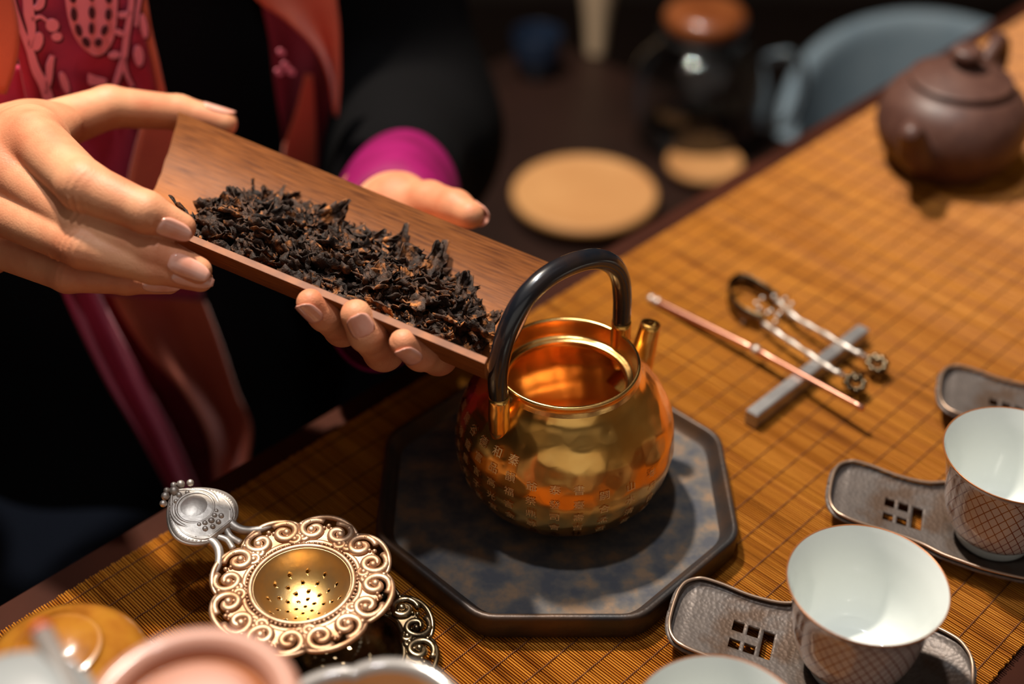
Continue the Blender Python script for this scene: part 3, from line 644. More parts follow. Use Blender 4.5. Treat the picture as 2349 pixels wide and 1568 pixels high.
# eyes, mouth and hair on the head above the picture
for s_ in (-1, 1):
    MB().ball(HD + n_t * .070 + E_DIR * s_ * .032 + np.array([0, 0, .012]), .012, 10, 8).build('eye', MAT['white_glaze'], person)
MB().tube([face - np.array([0, 0, .040]) + E_DIR * x - n_t * abs(x) * .4 for x in np.linspace(-.022, .022, 7)], [.002, .004, .005, .005, .005, .004, .002], 8).build('mouth', MAT['red'], person)
Hf = Field(HD - .16, HD + .16, .008); Hh = Hf.blank()
Hf.cone(Hh, HD - n_t * .022 + np.array([0, 0, .02]), HD - n_t * .028 + np.array([0, 0, .055]), .088, .082, .02); Hf.cone(Hh, HD - n_t * .10, HD - n_t * .105 - np.array([0, 0, .03]), .035, .03, .02)
hv, hf = Hf.mesh(Hh); fast_mesh('hair', hv, hf, MAT['hair'], person)

# black robe: trunk, lap and sleeves
Rf = Field((-.66, .34, -.52), (.22, 1.12, .44), .006); Rb = Rf.blank()
SLV = D(870, 560, .640)
for (a, b, ra, rb, k) in ((PV, CH, .145, .115, .05), (CH - E_DIR * .06, CH + E_DIR * .06, .115, .115, .05), (SR, SL, .066, .066, .05), (CH + np.array([0, 0, .1]), NK - np.array([0, 0, .06]), .07, .055, .03),
                          (SR, ER, .062, .055, .03), (ER, D(-330, 370, .605), .055, .042, .02), (SL, EL, .066, .052, .03), (EL, D(905, 430, .755), .052, .040, .03), (EL + np.array([0, 0, -.03]), D(870, 640, .75), .050, .038, .03)):
    Rf.cone(Rb, a, b, ra, rb, k)
X, Y, Z = np.meshgrid(*Rf.ax, indexing='ij', sparse=True)
Rb = Rb + (.004 * np.sin(26 * X + 31 * Y + 12 * Z) * np.sin(19 * Z - 23 * X + 2)).astype(np.float32)
rv_, rf_ = Rf.mesh(Rb); fast_mesh('robe', rv_, rf_, MAT['robe'], person)
Tf = Field((-.75, .20, -.80), (.20, 1.05, -.12), .007); Tr = Tf.blank()
for s_ in (-1, 1):
    hip = PV + E_DIR * s_ * .09 + np.array([0, 0, -.02]); kn = hip + n_t * .34 + E_DIR * s_ * .05 + np.array([0, 0, -.03]); an = kn + n_t * .02 - np.array([0, 0, .36])
    Tf.cone(Tr, hip, kn, .105, .075, .04); Tf.cone(Tr, kn, an, .070, .050, .03); Tf.cone(Tr, an, an + n_t * .13 - np.array([0, 0, .04]), .045, .035, .02)
X, Y, Z = np.meshgrid(*Tf.ax, indexing='ij', sparse=True)
Tr = Tr + (.005 * np.sin(30 * X + 34 * Y) * np.sin(21 * (X - Y) + 9 * Z)).astype(np.float32)
tv, tf = Tf.mesh(Tr); fast_mesh('trousers', tv, tf, MAT['trouser'], person)

# wide magenta cuff of her left sleeve: open tube whose lower lip hangs below the hand
def ring(c, a1, a2, n=40): return [c + a1 * math.cos(2 * math.pi * k / n) + a2 * math.sin(2 * math.pi * k / n) for k in range(n)]
ca = (D(905, 330, .70) - D(890, 420, .645)); ca /= np.linalg.norm(ca)
rings_ = []
for (cc, hw, hh) in (((880, 618, .604), .0270, .0470), ((882, 610, .606), .0298, .0500), ((886, 595, .614), .0312, .0520), ((892, 560, .640), .0322, .0520), ((900, 525, .670), .0335, .0510), ((910, 500, .710), .035, .052)):
    c0 = D(*cc); up = _U * .96 + _F * .28; up /= np.linalg.norm(up)
    rings_.append(ring(c0, _R * hw + _U * .004, up * hh))
cf = MB(); Vv = [p for r in rings_ for p in r]; n = 40
cf.add(Vv, [(i * n + k, i * n + (k + 1) % n, (i + 1) * n + (k + 1) % n, (i + 1) * n + k) for i in range(len(rings_) - 1) for k in range(n)])
cuff = cf.build('sleeve_cuff', MAT['cuff'], person); solid(cuff, .002, 0); subd(cuff, 1)

# scarf bands hanging down the chest front
def band(name, left, right, off, mat, parent, folds=(), nv=40, nu=18, thick=.0012, curl=0.):
    Lp = spline(left, nv); Rp = spline(right, nv); P = []
    for i in range(nv):
        row = []
        for j in range(nu):
            t = j / (nu - 1); uvp = Lp[i] * (1 - t) + Rp[i] * t
            o = off + sum(a * math.sin(fr * t * math.pi + p_ + w * i / nv) for (a, fr, p_, w) in folds) + curl * (t - .5) ** 2
            row.append(onp(uvp[0], uvp[1], T_FRONT + n_t * o, n_t))
        P.append(row)
    o = MB().sheet(P).build(name, mat, parent); solid(o, thick, 0); return o
sc1 = bpy.data.objects.new('scarf', None); COL.objects.link(sc1); sc1.parent = person; sc1.matrix_parent_inverse = person.matrix_basis.inverted(); sc1['label'] = 'crimson scarf with pink embroidery and orange lining'
band('embroidered_band', [(5, -160), (12, 0), (45, 150), (80, 330), (105, 520), (140, 670)], [(290, -160), (322, 0), (352, 150), (385, 330), (430, 520), (470, 690)], .022, MAT['scarf'], sc1, [(.002, 3, 0, 2)])
band('lining', [(-60, -60), (-60, 40), (-60, 130), (-60, 215)], [(18, -60), (42, 60), (38, 140), (14, 215)], .030, MAT['lining'], sc1, nv=12, nu=8)
band('lining', [(316, -60), (330, 60), (350, 150), (372, 260)], [(328, -60), (346, 60), (366, 150), (388, 260)], .0235, MAT['lining'], sc1, nv=14, nu=5)
band('lining', [(340, 235), (312, 330), (290, 430), (280, 520)], [(440, 235), (420, 330), (400, 430), (350, 520)], .030, MAT['lining'], sc1, nv=14, nu=8)
band('embroidered_band', [(-70, 150), (-70, 260), (-70, 400)], [(60, 150), (95, 260), (115, 400)], .016, MAT['scarf'], sc1, nv=12, nu=8)
# the same band where it hangs down to the table edge
band('embroidered_band', [(128, 600), (150, 690), (240, 870), (320, 1000), (392, 1130), (450, 1240)], [(200, 600), (235, 690), (330, 870), (400, 1000), (455, 1130), (500, 1240)], .022, MAT['scarf'], sc1, [(.002, 3, 0, 5)])
band('fold', [(190, 600), (225, 690), (300, 840), (370, 960), (440, 1110), (490, 1240)], [(330, 600), (350, 690), (420, 840), (490, 960), (530, 1110), (570, 1240)], .006, MAT['scarf_dark'], sc1, [(.004, 2, 1, 4)])  # crease shadow between band and lining put into the darker red
band('lining', [(236, 600), (262, 690), (330, 800), (420, 900), (480, 1010), (500, 1130), (520, 1240)], [(430, 600), (470, 690), (512, 800), (545, 900), (577, 985), (560, 1110), (565, 1240)], .014, MAT['lining'], sc1, [(.007, 2, .4, 2)])
# her other side
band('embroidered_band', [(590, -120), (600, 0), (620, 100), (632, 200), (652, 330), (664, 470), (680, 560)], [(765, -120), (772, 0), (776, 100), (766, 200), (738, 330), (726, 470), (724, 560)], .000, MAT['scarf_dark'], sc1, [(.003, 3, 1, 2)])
band('lining', [(520, -90), (588, 0), (655, 48), (722, 112), (754, 180), (768, 262)], [(760, -90), (772, 0), (779, 60), (780, 125), (779, 195), (773, 268)], .016, MAT['lining'], sc1, [(.004, 2, .6, 2)], nv=26, nu=12)
band('lining', [(700, 170), (680, 250), (660, 310), (650, 350), (650, 450)], [(716, 170), (722, 250), (725, 310), (726, 370), (728, 450)], .008, MAT['lining'], sc1, nv=14, nu=8)
# embroidery: flat appliqué shapes lying on the crimson band
EMB = T_FRONT + n_t * .0265
def emb(u, v, d=0.): return onp(u, v, EMB + n_t * d, n_t)
def patch(name, pts, mat, d=0., closed_n=28):
    P = spline(list(pts) + [pts[0]], closed_n)[:-1]; c = P.mean(0)
    v = [emb(*c, d)] + [emb(*p, d) for p in P]; n = len(P)
    o = new_mesh(name, v, [(0, 1 + k, 1 + (k + 1) % n) for k in range(n)], MAT[mat], sc1, False); return solid(o, .0006, 0)
def stroke(name, pts, wpx, mat, d=0.):
    P = spline(pts, 26); w = np.interp(np.linspace(0, 1, 26), np.linspace(0, 1, len(wpx)), wpx); rows = []
    for i in range(26):
        t = P[min(25, i + 1)] - P[max(0, i - 1)]; t = t / (np.linalg.norm(t) + 1e-9); nn = np.array([-t[1], t[0]]) * w[i] / 2
        rows.append([emb(*(P[i] - nn), d), emb(*(P[i] + nn), d)])
    o = MB().sheet(rows).build(name, MAT[mat], sc1, False); return solid(o, .0006, 0)
def oval(u, v, a, b, rot): 
    c, s = math.cos(math.radians(rot)), math.sin(math.radians(rot))
    return [(u + a * math.cos(t) * c - b * math.sin(t) * s, v + a * math.cos(t) * s + b * math.sin(t) * c) for t in np.linspace(0, 6.283, 10)[:-1]]
def motif(pts, d=.0003):
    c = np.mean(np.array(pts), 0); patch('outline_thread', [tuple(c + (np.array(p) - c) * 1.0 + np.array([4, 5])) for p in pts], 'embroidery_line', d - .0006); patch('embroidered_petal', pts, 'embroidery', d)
motif([(146, -60), (150, 0), (160, 55), (178, 95), (205, 122), (228, 127), (250, 108), (264, 70), (269, 0), (270, -60), (210, -80)])
for (u, v, a, b, r_) in ((170, 34, 7, 15, -4), (211, 30, 7, 14, -4), (249, 34, 7, 13, 4), (181, 70, 7, 14, -14), (210, 66, 6, 13, 0), (240, 70, 7, 12, 20), (198, 97, 8, 12, -25), (226, 98, 8, 10, 20), (168, -2, 7, 9, 0), (211, -6, 6, 9, 0), (250, -2, 7, 10, 0)):
    patch('embroidery_gap', oval(u, v, a, b, r_), 'embroidery_line', .0012)
def vine(pts, w):
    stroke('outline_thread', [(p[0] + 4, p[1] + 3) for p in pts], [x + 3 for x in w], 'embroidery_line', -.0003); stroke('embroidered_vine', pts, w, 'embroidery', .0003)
vine([(20, -60), (32, 10), (52, 75), (68, 115), (82, 160), (100, 195), (118, 250)], [8, 10, 13, 16, 20, 22, 24])
vine([(60, -40), (66, 30), (72, 70), (68, 110)], [18, 24, 18, 12])
vine([(72, 45), (92, 38), (108, 48)], [10, 8, 6]); motif(oval(120, 58, 15, 15, 0)); motif(oval(130, 84, 12, 10, 0))
motif(oval(86, 95, 12, 22, 14)); vine([(120, 128), (114, 150), (112, 180), (104, 215)], [10, 16, 14, 10]); motif(oval(148, 190, 9, 26, -18))
vine([(98, -20), (92, 10), (78, 20)], [12, 18, 10])
vine([(306, -60), (300, 20), (290, 80), (284, 130), (272, 170), (262, 200)], [10, 12, 13, 13, 12, 10])
vine([(300, 30), (284, 34), (272, 34)], [10, 14, 12]); vine([(288, 82), (272, 74), (262, 72)], [8, 14, 8]); motif(oval(262, 126, 14, 8, -10)); motif(oval(318, 128, 11, 24, -4))
vine([(284, 130), (288, 165), (304, 200)], [8, 9, 8]); motif([(203, 168), (222, 176), (244, 182), (238, 194), (214, 196), (202, 190)]); motif(oval(330, 60, 8, 28, -8)); vine([(330, -40), (318, 10), (312, 60)], [6, 7, 6])
for (u, v) in ((645, 120), (655, 150), (668, 165), (640, 165)):
    patch('embroidered_flower', oval(u, v, 9, 7, 30), 'embroidery', -.008)

# ------------------------------------------------------------------ cups and saucers
def cup_proto():
    t = thing('tea_cup', '', 'cup', (0, 0, 0), 'netted porcelain tea cups')
    out = [(.0, .0022), (.0118, .0022), (.0125, .0), (.0148, .0), (.0152, .0012), (.0150, .0042), (.0168, .0058), (.0202, .0105), (.0225, .0185), (.0240, .0280), (.0256, .0370), (.0272, .0425), (.0284, .0450)]
    body = dense(out[5:], 44); foot = out[:6]
    MB().lathe(foot, 64).build('foot_ring', MAT['porcelain'], t)
    MB().lathe(body, 72).build('netted_wall', MAT['lattice'], t)
    MB().lathe([(.0284, .0450), (.0284, .0454), (.0281, .0456), (.0278, .0453)], 72).build('gilt_rim', MAT['gilt_rim'], t)
    inn = [(.0278, .0453), (.0268, .0425), (.0250, .0365), (.0233, .0280), (.0217, .0190), (.0192, .0115), (.0150, .0068), (.009, .0052), (.0, .0048)]
    MB().lathe(dense(inn, 40), 72).build('inside', MAT['porcelain'], t)
    return t
def saucer_proto():
    t = thing('cup_saucer', '', 'saucer', (0, 0, 0), 'pewter saucers with a long pierced handle')
    # x along the handle (+), y across; outline: rounded handle tip, waist, wide blunt seat end
    xs = np.array([-.0430, -.0425, -.0405, -.036, -.026, -.012, .004, .018, .028, .040, .052, .060, .0645, .0665, .0670]); hw = np.array([.003, .008, .0135, .0190, .0240, .0258, .0254, .0224, .0186, .0174, .0180, .0172, .0138, .0085, .0020])
    NY = 30; P = []; XW = spline(np.stack([xs, hw], 1), 130); X = XW[:, 0]
    for x, w in XW:
        w = max(float(w), .0008); row = []
        for j in range(NY + 1):
            q = -1 + 2 * j / NY; y = q * w; ed = max(0, 1 - (1 - abs(q)) * w / .0035); rs = .0016 * ed ** 2
            base = .0035 + .0055 * max(0, min(1, (x - .018) / .042)) ** 1.4 + .006 * max(0, min(1, (-x - .020) / .022)) ** 1.6 + .0030 * min(1, (abs(y) / .024) ** 2)
            rs += .0016 * max(0, (x - .0615) / .0055) ** 1.5 if x > .0615 else 0
            d = math.hypot(x, y); seat = -.0008 if d < .0162 else 0
            row.append((x, y, base + rs + seat))
        P.append(row)
    o = MB().sheet(P).build('plate', MAT['pewter'], t); solid(o, .0016, 1)
    cut = MB()
    for (cx, cy, hx, hy) in ((.0420, .0048, .0021, .0023), (.0420, -.0038, .0021, .0023), (.0362, .0048, .0021, .0023), (.0362, -.0038, .0021, .0023), (.0302, .0005, .0021, .0066)):
        cut.box((cx, cy, .005), hx, hy, .02)
    c = cut.build('cutter', MAT['pewter']); b = o.modifiers.new('pierce', 'BOOLEAN'); b.operation = 'DIFFERENCE'; b.object = c; b.solver = 'EXACT'
    baked(o); bpy.data.objects.remove(c); o.data.polygons.foreach_set('use_smooth', [True] * len(o.data.polygons))
    rim = []
    for k, x in enumerate(X): rim.append((k, NY))
    path = [P[i][NY] for i in range(len(X))] + [P[i][0] for i in range(len(X) - 1, -1, -1)]
    MB().tube([(p[0], p[1], p[2] + .0010) for p in path], .0007, 6, closed=True).build('rolled_edge', MAT['pewter_edge'], t)
    return t
def dup(root, loc, rz, label):
    r = root.copy(); COL.objects.link(r); r.location = tuple(map(float, loc)); r.rotation_euler = (0, 0, rz); r['label'] = label
    for ch in list(root.children):
        c = ch.copy(); COL.objects.link(c); c.parent = r
    return r
B0 = at(1992, 1330, .0505); C0 = at(2336, 1035, .0505); STEP = (C0 - B0); STEP[2] = 0
CA = math.radians(162)
cups = [(B0, 'white netted tea cup on the front saucer, its whole rim in view', 'pierced pewter saucer under the front white tea cup'),
        (C0, 'white netted tea cup cut off by the right edge of the picture', 'pierced pewter saucer under the right-hand white tea cup'),
        (at(1652, 1660, .0505), 'white tea cup of which only the rim shows at the bottom', None),
        (C0 + STEP * np.array([.86, .98, 1]), None, 'pewter saucer farthest back, only its handle showing at the right edge')]
cp = cup_proto(); spr = saucer_proto(); fc = fs = True
for (c, lc, ls) in cups:
    loc = (c[0], c[1], .0040)
    if ls or True:
        lab = ls or 'pewter saucer under the bottom tea cup'
        if fs: spr.location = (c[0], c[1], .0002); spr.rotation_euler = (0, 0, CA); spr['label'] = lab; fs = False
        else: dup(spr, (c[0], c[1], .0002), CA, lab)
    lab = lc or 'white netted tea cup on the farthest pewter saucer'
    if fc: cp.location = loc; cp['label'] = lab; fc = False
    else: dup(cp, loc, .35 * c[0] * 20, lab)

# ------------------------------------------------------------------ ornate tea strainer and its drip stand
SX = np.array([-.0775, .3335, 0]); SZ = .0300
def spol(r, th, z=0.): return np.array([SX[0] + r * math.cos(th), SX[1] + r * math.sin(th), SZ + z])
HA = math.radians(144.5)                                   # direction of the strainer handle
strn = thing('tea_strainer', 'ornate pierced silver tea strainer with gilded bowl and medallion handle', 'tea strainer', (SX[0], SX[1], .012))
# pierced bowl: real holes
bw = [(.0182, .0006), (.0176, -.0006), (.0164, -.0036), (.0142, -.0070), (.0110, -.0098), (.0070, -.0116), (.0030, -.0122), (.0, -.0123)]
o = MB().lathe(dense(bw, 26), 72, (SX[0], SX[1], SZ)).build('bowl', MAT['bowl_gold'], strn); bm_ = bmesh.new(); bm_.from_mesh(o.data); bmesh.ops.remove_doubles(bm_, verts=bm_.verts, dist=1e-6); bm_.to_mesh(o.data); bm_.free(); solid(o, .0007, 0)
cut = MB(); hl = [(0, 1), (.0034, 6), (.0068, 9), (.0102, 11), (.0134, 12)]
for q, (r, k) in enumerate(hl):
    for i in range(k):
        a = 2 * math.pi * i / k + q * .4; cut.tube([(SX[0] + r * math.cos(a), SX[1] + r * math.sin(a), SZ - .02), (SX[0] + r * math.cos(a), SX[1] + r * math.sin(a), SZ + .004)], .00060, 10)
c = cut.build('cutter', MAT['bowl_gold']); b = o.modifiers.new('holes', 'BOOLEAN'); b.operation = 'DIFFERENCE'; b.object = c; b.solver = 'EXACT'; baked(o); bpy.data.objects.remove(c)
o.data.polygons.foreach_set('use_smooth', [True] * len(o.data.polygons))
MB().tube([spol(.0190, t, .0006) for t in np.linspace(0, 2 * math.pi, 73)[:-1]], .0010, 8, closed=True).build('bowl_ring', MAT['silver'], strn)
bd = MB()
for k in range(72): bd.ball(spol(.0204, 2 * math.pi * k / 72, .0009), .00062, 6, 4)
bd.build('bead_border', MAT['silver'], strn)
def scroll(cr_, ct, r0, turns, dirn, a0, th, parent, mat, z=0., tail=None, P=spol):
    pts = []
    for i in range(34):
        t = i / 33; rr = r0 * (1 - .84 * t); a = a0 + dirn * turns * 2 * math.pi * t
        x = cr_ + rr * math.cos(a); y = rr * math.sin(a); pts.append(P(x, ct + y / cr_, z + .0004 * math.sin(3 * t)))
    rad = [th * (.75 + .5 * math.sin(math.pi * min(1, .15 + .8 * i / 33))) for i in range(34)]
    m = MB(); m.tube(pts, rad, 7, flat=.8); m.ball(pts[-1], th * 1.5, 8, 6); m.build('scroll', mat, parent)
NSEC = 8
def filigree(parent, mat, P, beads=True):
    sec = 2 * math.pi / NSEC
    for k in range(NSEC):
        c = HA + sec * (k + .5)
        for s_ in (-1, 1):
            scroll(.0272, c + s_ * .185, .0056, 1.35, s_, 2.6 * s_ + math.pi, .00128, parent, mat, .0006, P=P)
            scroll(.0232, c + s_ * .330, .0026, 1.1, -s_, math.pi * .5, .0010, parent, mat, .0005, P=P)
        # scalloped outer edge of this sector
        pts = [P(.0308 + .0034 * math.sin(math.pi * t) ** .7, c - sec / 2 + sec * t, .0010 * math.sin(math.pi * t)) for t in np.linspace(0, 1, 20)]
        MB().tube(pts, [.00075 + .0004 * math.sin(math.pi * i / 19) for i in range(20)], 7).build('scalloped_edge', mat, parent)
        # fan shaped leaf plate, radial stem and bead cluster
        fan = [P(.0208, c), P(.0222, c - .13), P(.0262, c - .13), P(.0290, c - .08), P(.0304, c), P(.0290, c + .08), P(.0262, c + .13), P(.0222, c + .13)]
        o = MB().add(fan, [tuple(range(8))]).build('leaf_plate', mat, parent, False); solid(o, .0010, 0)
        m = MB()
        for (rr, dt, q) in ((.0300, 0, .0010), (.0287, .05, .0008), (.0287, -.05, .0008), (.0315, .26, .0010), (.0315, -.26, .0010), (.0302, .36, .0012), (.0252, .21, .0008), (.0252, -.21, .0008), (.0272, .185, .0009), (.0272, -.185, .0009)): m.ball(P(rr, c + dt, .0009), q, 8, 5)
        m.build('bead_cluster', mat, parent)
        b0 = c + sec / 2
        MB().tube([P(.0200, b0), P(.0240, b0 + .03, .0005), P(.0275, b0 - .02, .0006), P(.0312, b0)], [.0016, .0011, .0012, .0013], 8, flat=.7).build('rib', mat, parent)
        MB().tube([P(.0207 + .0012 * math.sin(math.pi * t), c - sec / 2 + sec * t, .0002) for t in np.linspace(0, 1, 12)], .0011, 7, flat=.6).build('inner_band', mat, parent)
filigree(strn, MAT['silver'], spol)
# handle: neck of open bars, then a domed cartouche with medallion, beads and a scrolled end
hd = np.array([math.cos(HA), math.sin(HA), 0]); hn = np.array([-hd[1], hd[0], 0])
def hp_(s, t, z=0.): return SX + np.array([0, 0, SZ]) + hd * s + hn * t + np.array([0, 0, z + .26 * max(0, s - .034)])
for s_ in (-1, 1):
    MB().tube(spline([hp_(.0300, .0165 * s_), hp_(.0325, .0105 * s_, .0006), hp_(.0370, .0062 * s_, .0008), hp_(.0420, .0056 * s_, .0008), hp_(.0460, .0090 * s_, .0006)], 24), np.linspace(.0013, .0023, 24), 8).build('neck_bar', MAT['silver_cold'], strn)
    MB().tube(spline([hp_(.0335, .0020 * s_), hp_(.0375, .0010 * s_, .0008), hp_(.0420, .0026 * s_, .0006)], 12), .0014, 7).build('neck_bar', MAT['silver_cold'], strn)
def cart(s, q):                                                  # cartouche outline half-width at s
    t = (s - .0410) / .0250; return max(0, (.0050 * (1 - t) ** 2 + .0118 * math.sin(math.pi * min(1, max(0, t)) ** .85) ** .75)) * q
P = []
for s in np.linspace(.0410, .0655, 26):
    row = []
    for q in np.linspace(-1, 1, 15):
        row.append(hp_(s, cart(s, q), .0010 + .0014 * (1 - q * q) * math.sin(math.pi * (s - .041) / .0245)))
    P.append(row)
o = MB().sheet(P).build('cartouche', MAT['silver_cold'], strn); solid(o, .0014, -1)
for w, q, th in ((1., 1.0, .0010), (.80, .0, .0006)):
    pts = [hp_(s, cart(s, w), .0014 + .0050 * (1 - w)) for s in np.linspace(.0415, .0650, 24)] + [hp_(s, -cart(s, w), .0014 + .0050 * (1 - w)) for s in np.linspace(.0650, .0415, 24)]
    MB().tube(pts, th, 7, closed=True).build('cartouche_border', MAT['silver_cold'], strn)
m = MB()
for s in np.linspace(.0430, .0640, 20):
    for s_ in (-1, 1): m.ball(hp_(s, s_ * cart(s, .91), .0022), .00060, 6, 4)
m.build('bead_border', MAT['silver_cold'], strn)
m = MB(); c = hp_(.0545, .0, .0026); P = []
for i in range(9):
    r = i / 8; P.append([hp_(.0545 + .0058 * r * math.cos(a), .0066 * r * math.sin(a), .0030 + .0016 * (1 - r * r)) for a in np.linspace(0, 2 * math.pi, 33)])
MB().sheet(P).build('medallion', MAT['silver_cold'], strn)
MB().tube([hp_(.0545 + .0066 * math.cos(a), .0074 * math.sin(a), .0030) for a in np.linspace(0, 2 * math.pi, 41)[:-1]], .0007, 7, closed=True).build('medallion_border', MAT['silver_cold'], strn)
m = MB()
for (s, t, r) in ((.0655, 0, .0020), (.0660, .0040, .0017), (.0660, -.0040, .0017), (.0640, .0070, .0015), (.0640, -.0070, .0015), (.0675, .0018, .0013), (.0675, -.0018, .0013), (.0462, 0, .0014), (.0470, .0025, .0012), (.0470, -.0025, .0012), (.0452, .0042, .0012), (.0452, -.0042, .0012), (.0440, .0015, .0011), (.0440, -.0015, .0011), (.0480, .0045, .0010), (.0480, -.0045, .0010), (.0615, .003, .0010), (.0615, -.003, .0010), (.0628, 0, .0012)):
    m.ball(hp_(s, t, .0030), r, 9, 6)
m.build('flower_cluster', MAT['silver_cold'], strn)
for s_ in (-1, 1):                                               # raised C-scrolls either side of the medallion
    pts = [hp_(.0545 + .0085 * math.cos(a), s_ * .0092 * math.sin(a) * (1 if a < 2.4 else .9), .0026) for a in np.linspace(.5, 2.7, 18)]
    MB().tube(pts, np.concatenate([np.linspace(.0004, .0010, 9), np.linspace(.0010, .0004, 9)]), 7).build('raised_scroll', MAT['silver_cold'], strn)
# drip stand below, its pierced edge showing lower right
DX = SX + np.array([.0165, -.0165, 0]); DZ = .0135
def dpol(r, th, z=0.): return np.array([DX[0] + r * math.cos(th), DX[1] + r * math.sin(th), DZ + z])
stn = thing('strainer_stand', 'dark tarnished silver drip stand partly hidden under the tea strainer', 'strainer stand', (DX[0], DX[1], .0))
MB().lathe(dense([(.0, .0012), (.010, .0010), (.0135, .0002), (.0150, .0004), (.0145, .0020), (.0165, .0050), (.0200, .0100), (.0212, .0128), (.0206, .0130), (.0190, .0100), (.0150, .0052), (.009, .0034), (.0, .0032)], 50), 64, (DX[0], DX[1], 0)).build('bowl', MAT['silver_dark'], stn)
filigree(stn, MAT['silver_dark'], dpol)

# ------------------------------------------------------------------ rest bar, pick and tongs
bA, bB = at(1724, 946, .0085), at(1983, 748, .0085); ax = bB - bA; Lb = np.linalg.norm(ax); ax = ax / Lb; ay = np.array([-ax[1], ax[0], 0])
o = MB().box((bA + bB) / 2 * np.array([1, 1, 0]) + np.array([0, 0, .0044]), Lb / 2, .0033, .0042, ax, ay, bev=.0006).build('rest_bar', MAT['bar'], None, False)
tag(o, 'square grey metal bar lying under the tongs and the pick', 'rest bar')
pk_t = thing('tea_pick', 'slim rose copper tea pick with one end propped on the bar', 'tea pick', at(1735, 810, .002))
pA, pJ, pE = at(1490, 683, .0018), at(1735, 803, .0072), at(1980, 936, .0130)
MB().tube([pA + (pJ - pA) * t for t in np.linspace(0, 1, 12)], np.interp(np.linspace(0, 1, 12), [0, .08, .9, 1], [.0012, .0019, .0018, .0014]), 12).build('shaft', MAT['rose'], pk_t)
MB().tube([pJ + (pE - pJ) * t for t in np.linspace(0, 1, 16)], np.interp(np.linspace(0, 1, 16), [0, .08, .14, .9, 1], [.0018, .0023, .0016, .0013, .0016]), 12).build('needle', MAT['rose'], pk_t)
m = MB(); dq = (pJ - pA) / np.linalg.norm(pJ - pA)
for t in (.02, .08): m.ball(pA + (pJ - pA) * t, .0022, 10, 8)
m.ball(pJ, .0026, 10, 8); m.build('node_ring', MAT['silver_cold'], pk_t)
tg = thing('sugar_tongs', 'ornate silver tongs lying across the grey bar with flower tips', 'tongs', at(1800, 740, 0))
def strip(pts, h0, h1, name, th=.0009):
    P = spline(pts, 30); m = MB(); rows = []
    for i, p in enumerate(P):
        h = h0 + (h1 - h0) * i / 29; rows.append([p + np.array([0, 0, -h]), p, p + np.array([0, 0, h])])
    o = MB().sheet(rows).build(name, MAT['silver_dark' if name == 'bow' else 'silver_cold'], tg); solid(o, th, 0); return o
z0 = .0062
strip([at(1752, 742, z0), at(1705, 722, z0), at(1678, 695, z0), at(1672, 660, z0), at(1700, 642, z0), at(1745, 662, z0), at(1782, 688, z0)], .0046, .0042, 'bow')
for (pts, mid) in (([(1752, 742), (1790, 768), (1850, 808), (1905, 845), (1935, 862)], (1742, 728)), ([(1782, 688), (1825, 728), (1885, 762), (1950, 800), (1985, 818)], (1775, 700))):
    zz = np.interp(np.linspace(0, 1, 5), [0, .5, .8, 1], [.0062, .0085, .0105, .0085])
    P = spline([at(u, v, z) for (u, v), z in zip(pts, zz)], 30)
    MB().tube(P, [.0014 + .0004 * math.sin(i * 1.3) for i in range(30)], 9).build('arm', MAT['silver_cold'], tg)
    fz = .0072; e = P[-1]; m = MB()
    for k in range(8):
        a = 2 * math.pi * k / 8; c = e + np.array([.0050, -.0035, 0]) + np.array([math.cos(a) * .0040, math.sin(a) * .0040, .0012 * math.sin(a) - .0012])
        m.ball(c, .0021, 8, 6, (1, 1, .8))
    m.ball(e + np.array([.0050, -.0035, .0008]), .0022, 9, 7); m.build('flower_tip', MAT['silver_dark'], tg)
    q = at(*mid, .0062); m = MB()
    for k in range(9):
        a = 2 * math.pi * k / 9; m.ball(q + np.array([.010 * math.cos(a) * .72 + .004 * math.sin(a), -.004 * math.cos(a), .0045 * math.sin(a)]), .0013, 7, 5)
    m.build('openwork', MAT['silver_cold'], tg)

# ------------------------------------------------------------------ purple clay teapot at the back right
PX = at(2172, 392, .0); PX = PX + np.array([0, .010, 0])
tp = thing('clay_teapot', 'round dark purple clay teapot standing at the back of the mat', 'teapot', (PX[0], PX[1], .0005))
pc = (PX[0], PX[1], .0005)
MB().lathe(dense([(.0, .0015), (.024, .0015), (.0265, 0), (.030, .0008), (.0315, .0040), (.0380, .0105), (.0428, .0215), (.0432, .0310), (.0400, .0415), (.0335, .0490), (.0275, .0523), (.0265, .0538), (.0, .0538)], 60), 72, pc).build('body', MAT['clay'], tp)
ld = MB().lathe(dense([(.0288, .0536), (.0292, .0552), (.0274, .0563), (.0230, .0580), (.0150, .0608), (.0085, .0624), (.0056, .0634), (.0, .0636)], 36), 64, pc).build('lid', MAT['clay'], tp)
MB().lathe(dense([(.0050, .0624), (.0048, .0645), (.0075, .0668), (.0094, .0698), (.0084, .0728), (.0050, .0744), (.0, .0748)], 30), 40, pc).build('knob', MAT['clay'], ld)
sd = np.array([-.62, -.78, 0]); sd /= np.linalg.norm(sd)
MB().tube(spline([PX + sd * .036 + np.array([0, 0, .022]), PX + sd * .050 + np.array([0, 0, .029]), PX + sd * .058 + np.array([0, 0, .041]), PX + sd * .066 + np.array([0, 0, .050])], 24), np.linspace(.0125, .0056, 24), 18).build('spout', MAT['clay'], tp)
MB().tube(spline([PX - sd * .034 + np.array([0, 0, .052]), PX - sd * .052 + np.array([0, 0, .060]), PX - sd * .064 + np.array([0, 0, .046]), PX - sd * .056 + np.array([0, 0, .026]), PX - sd * .038 + np.array([0, 0, .016])], 30), .0046, 14).build('handle', MAT['clay'], tp)

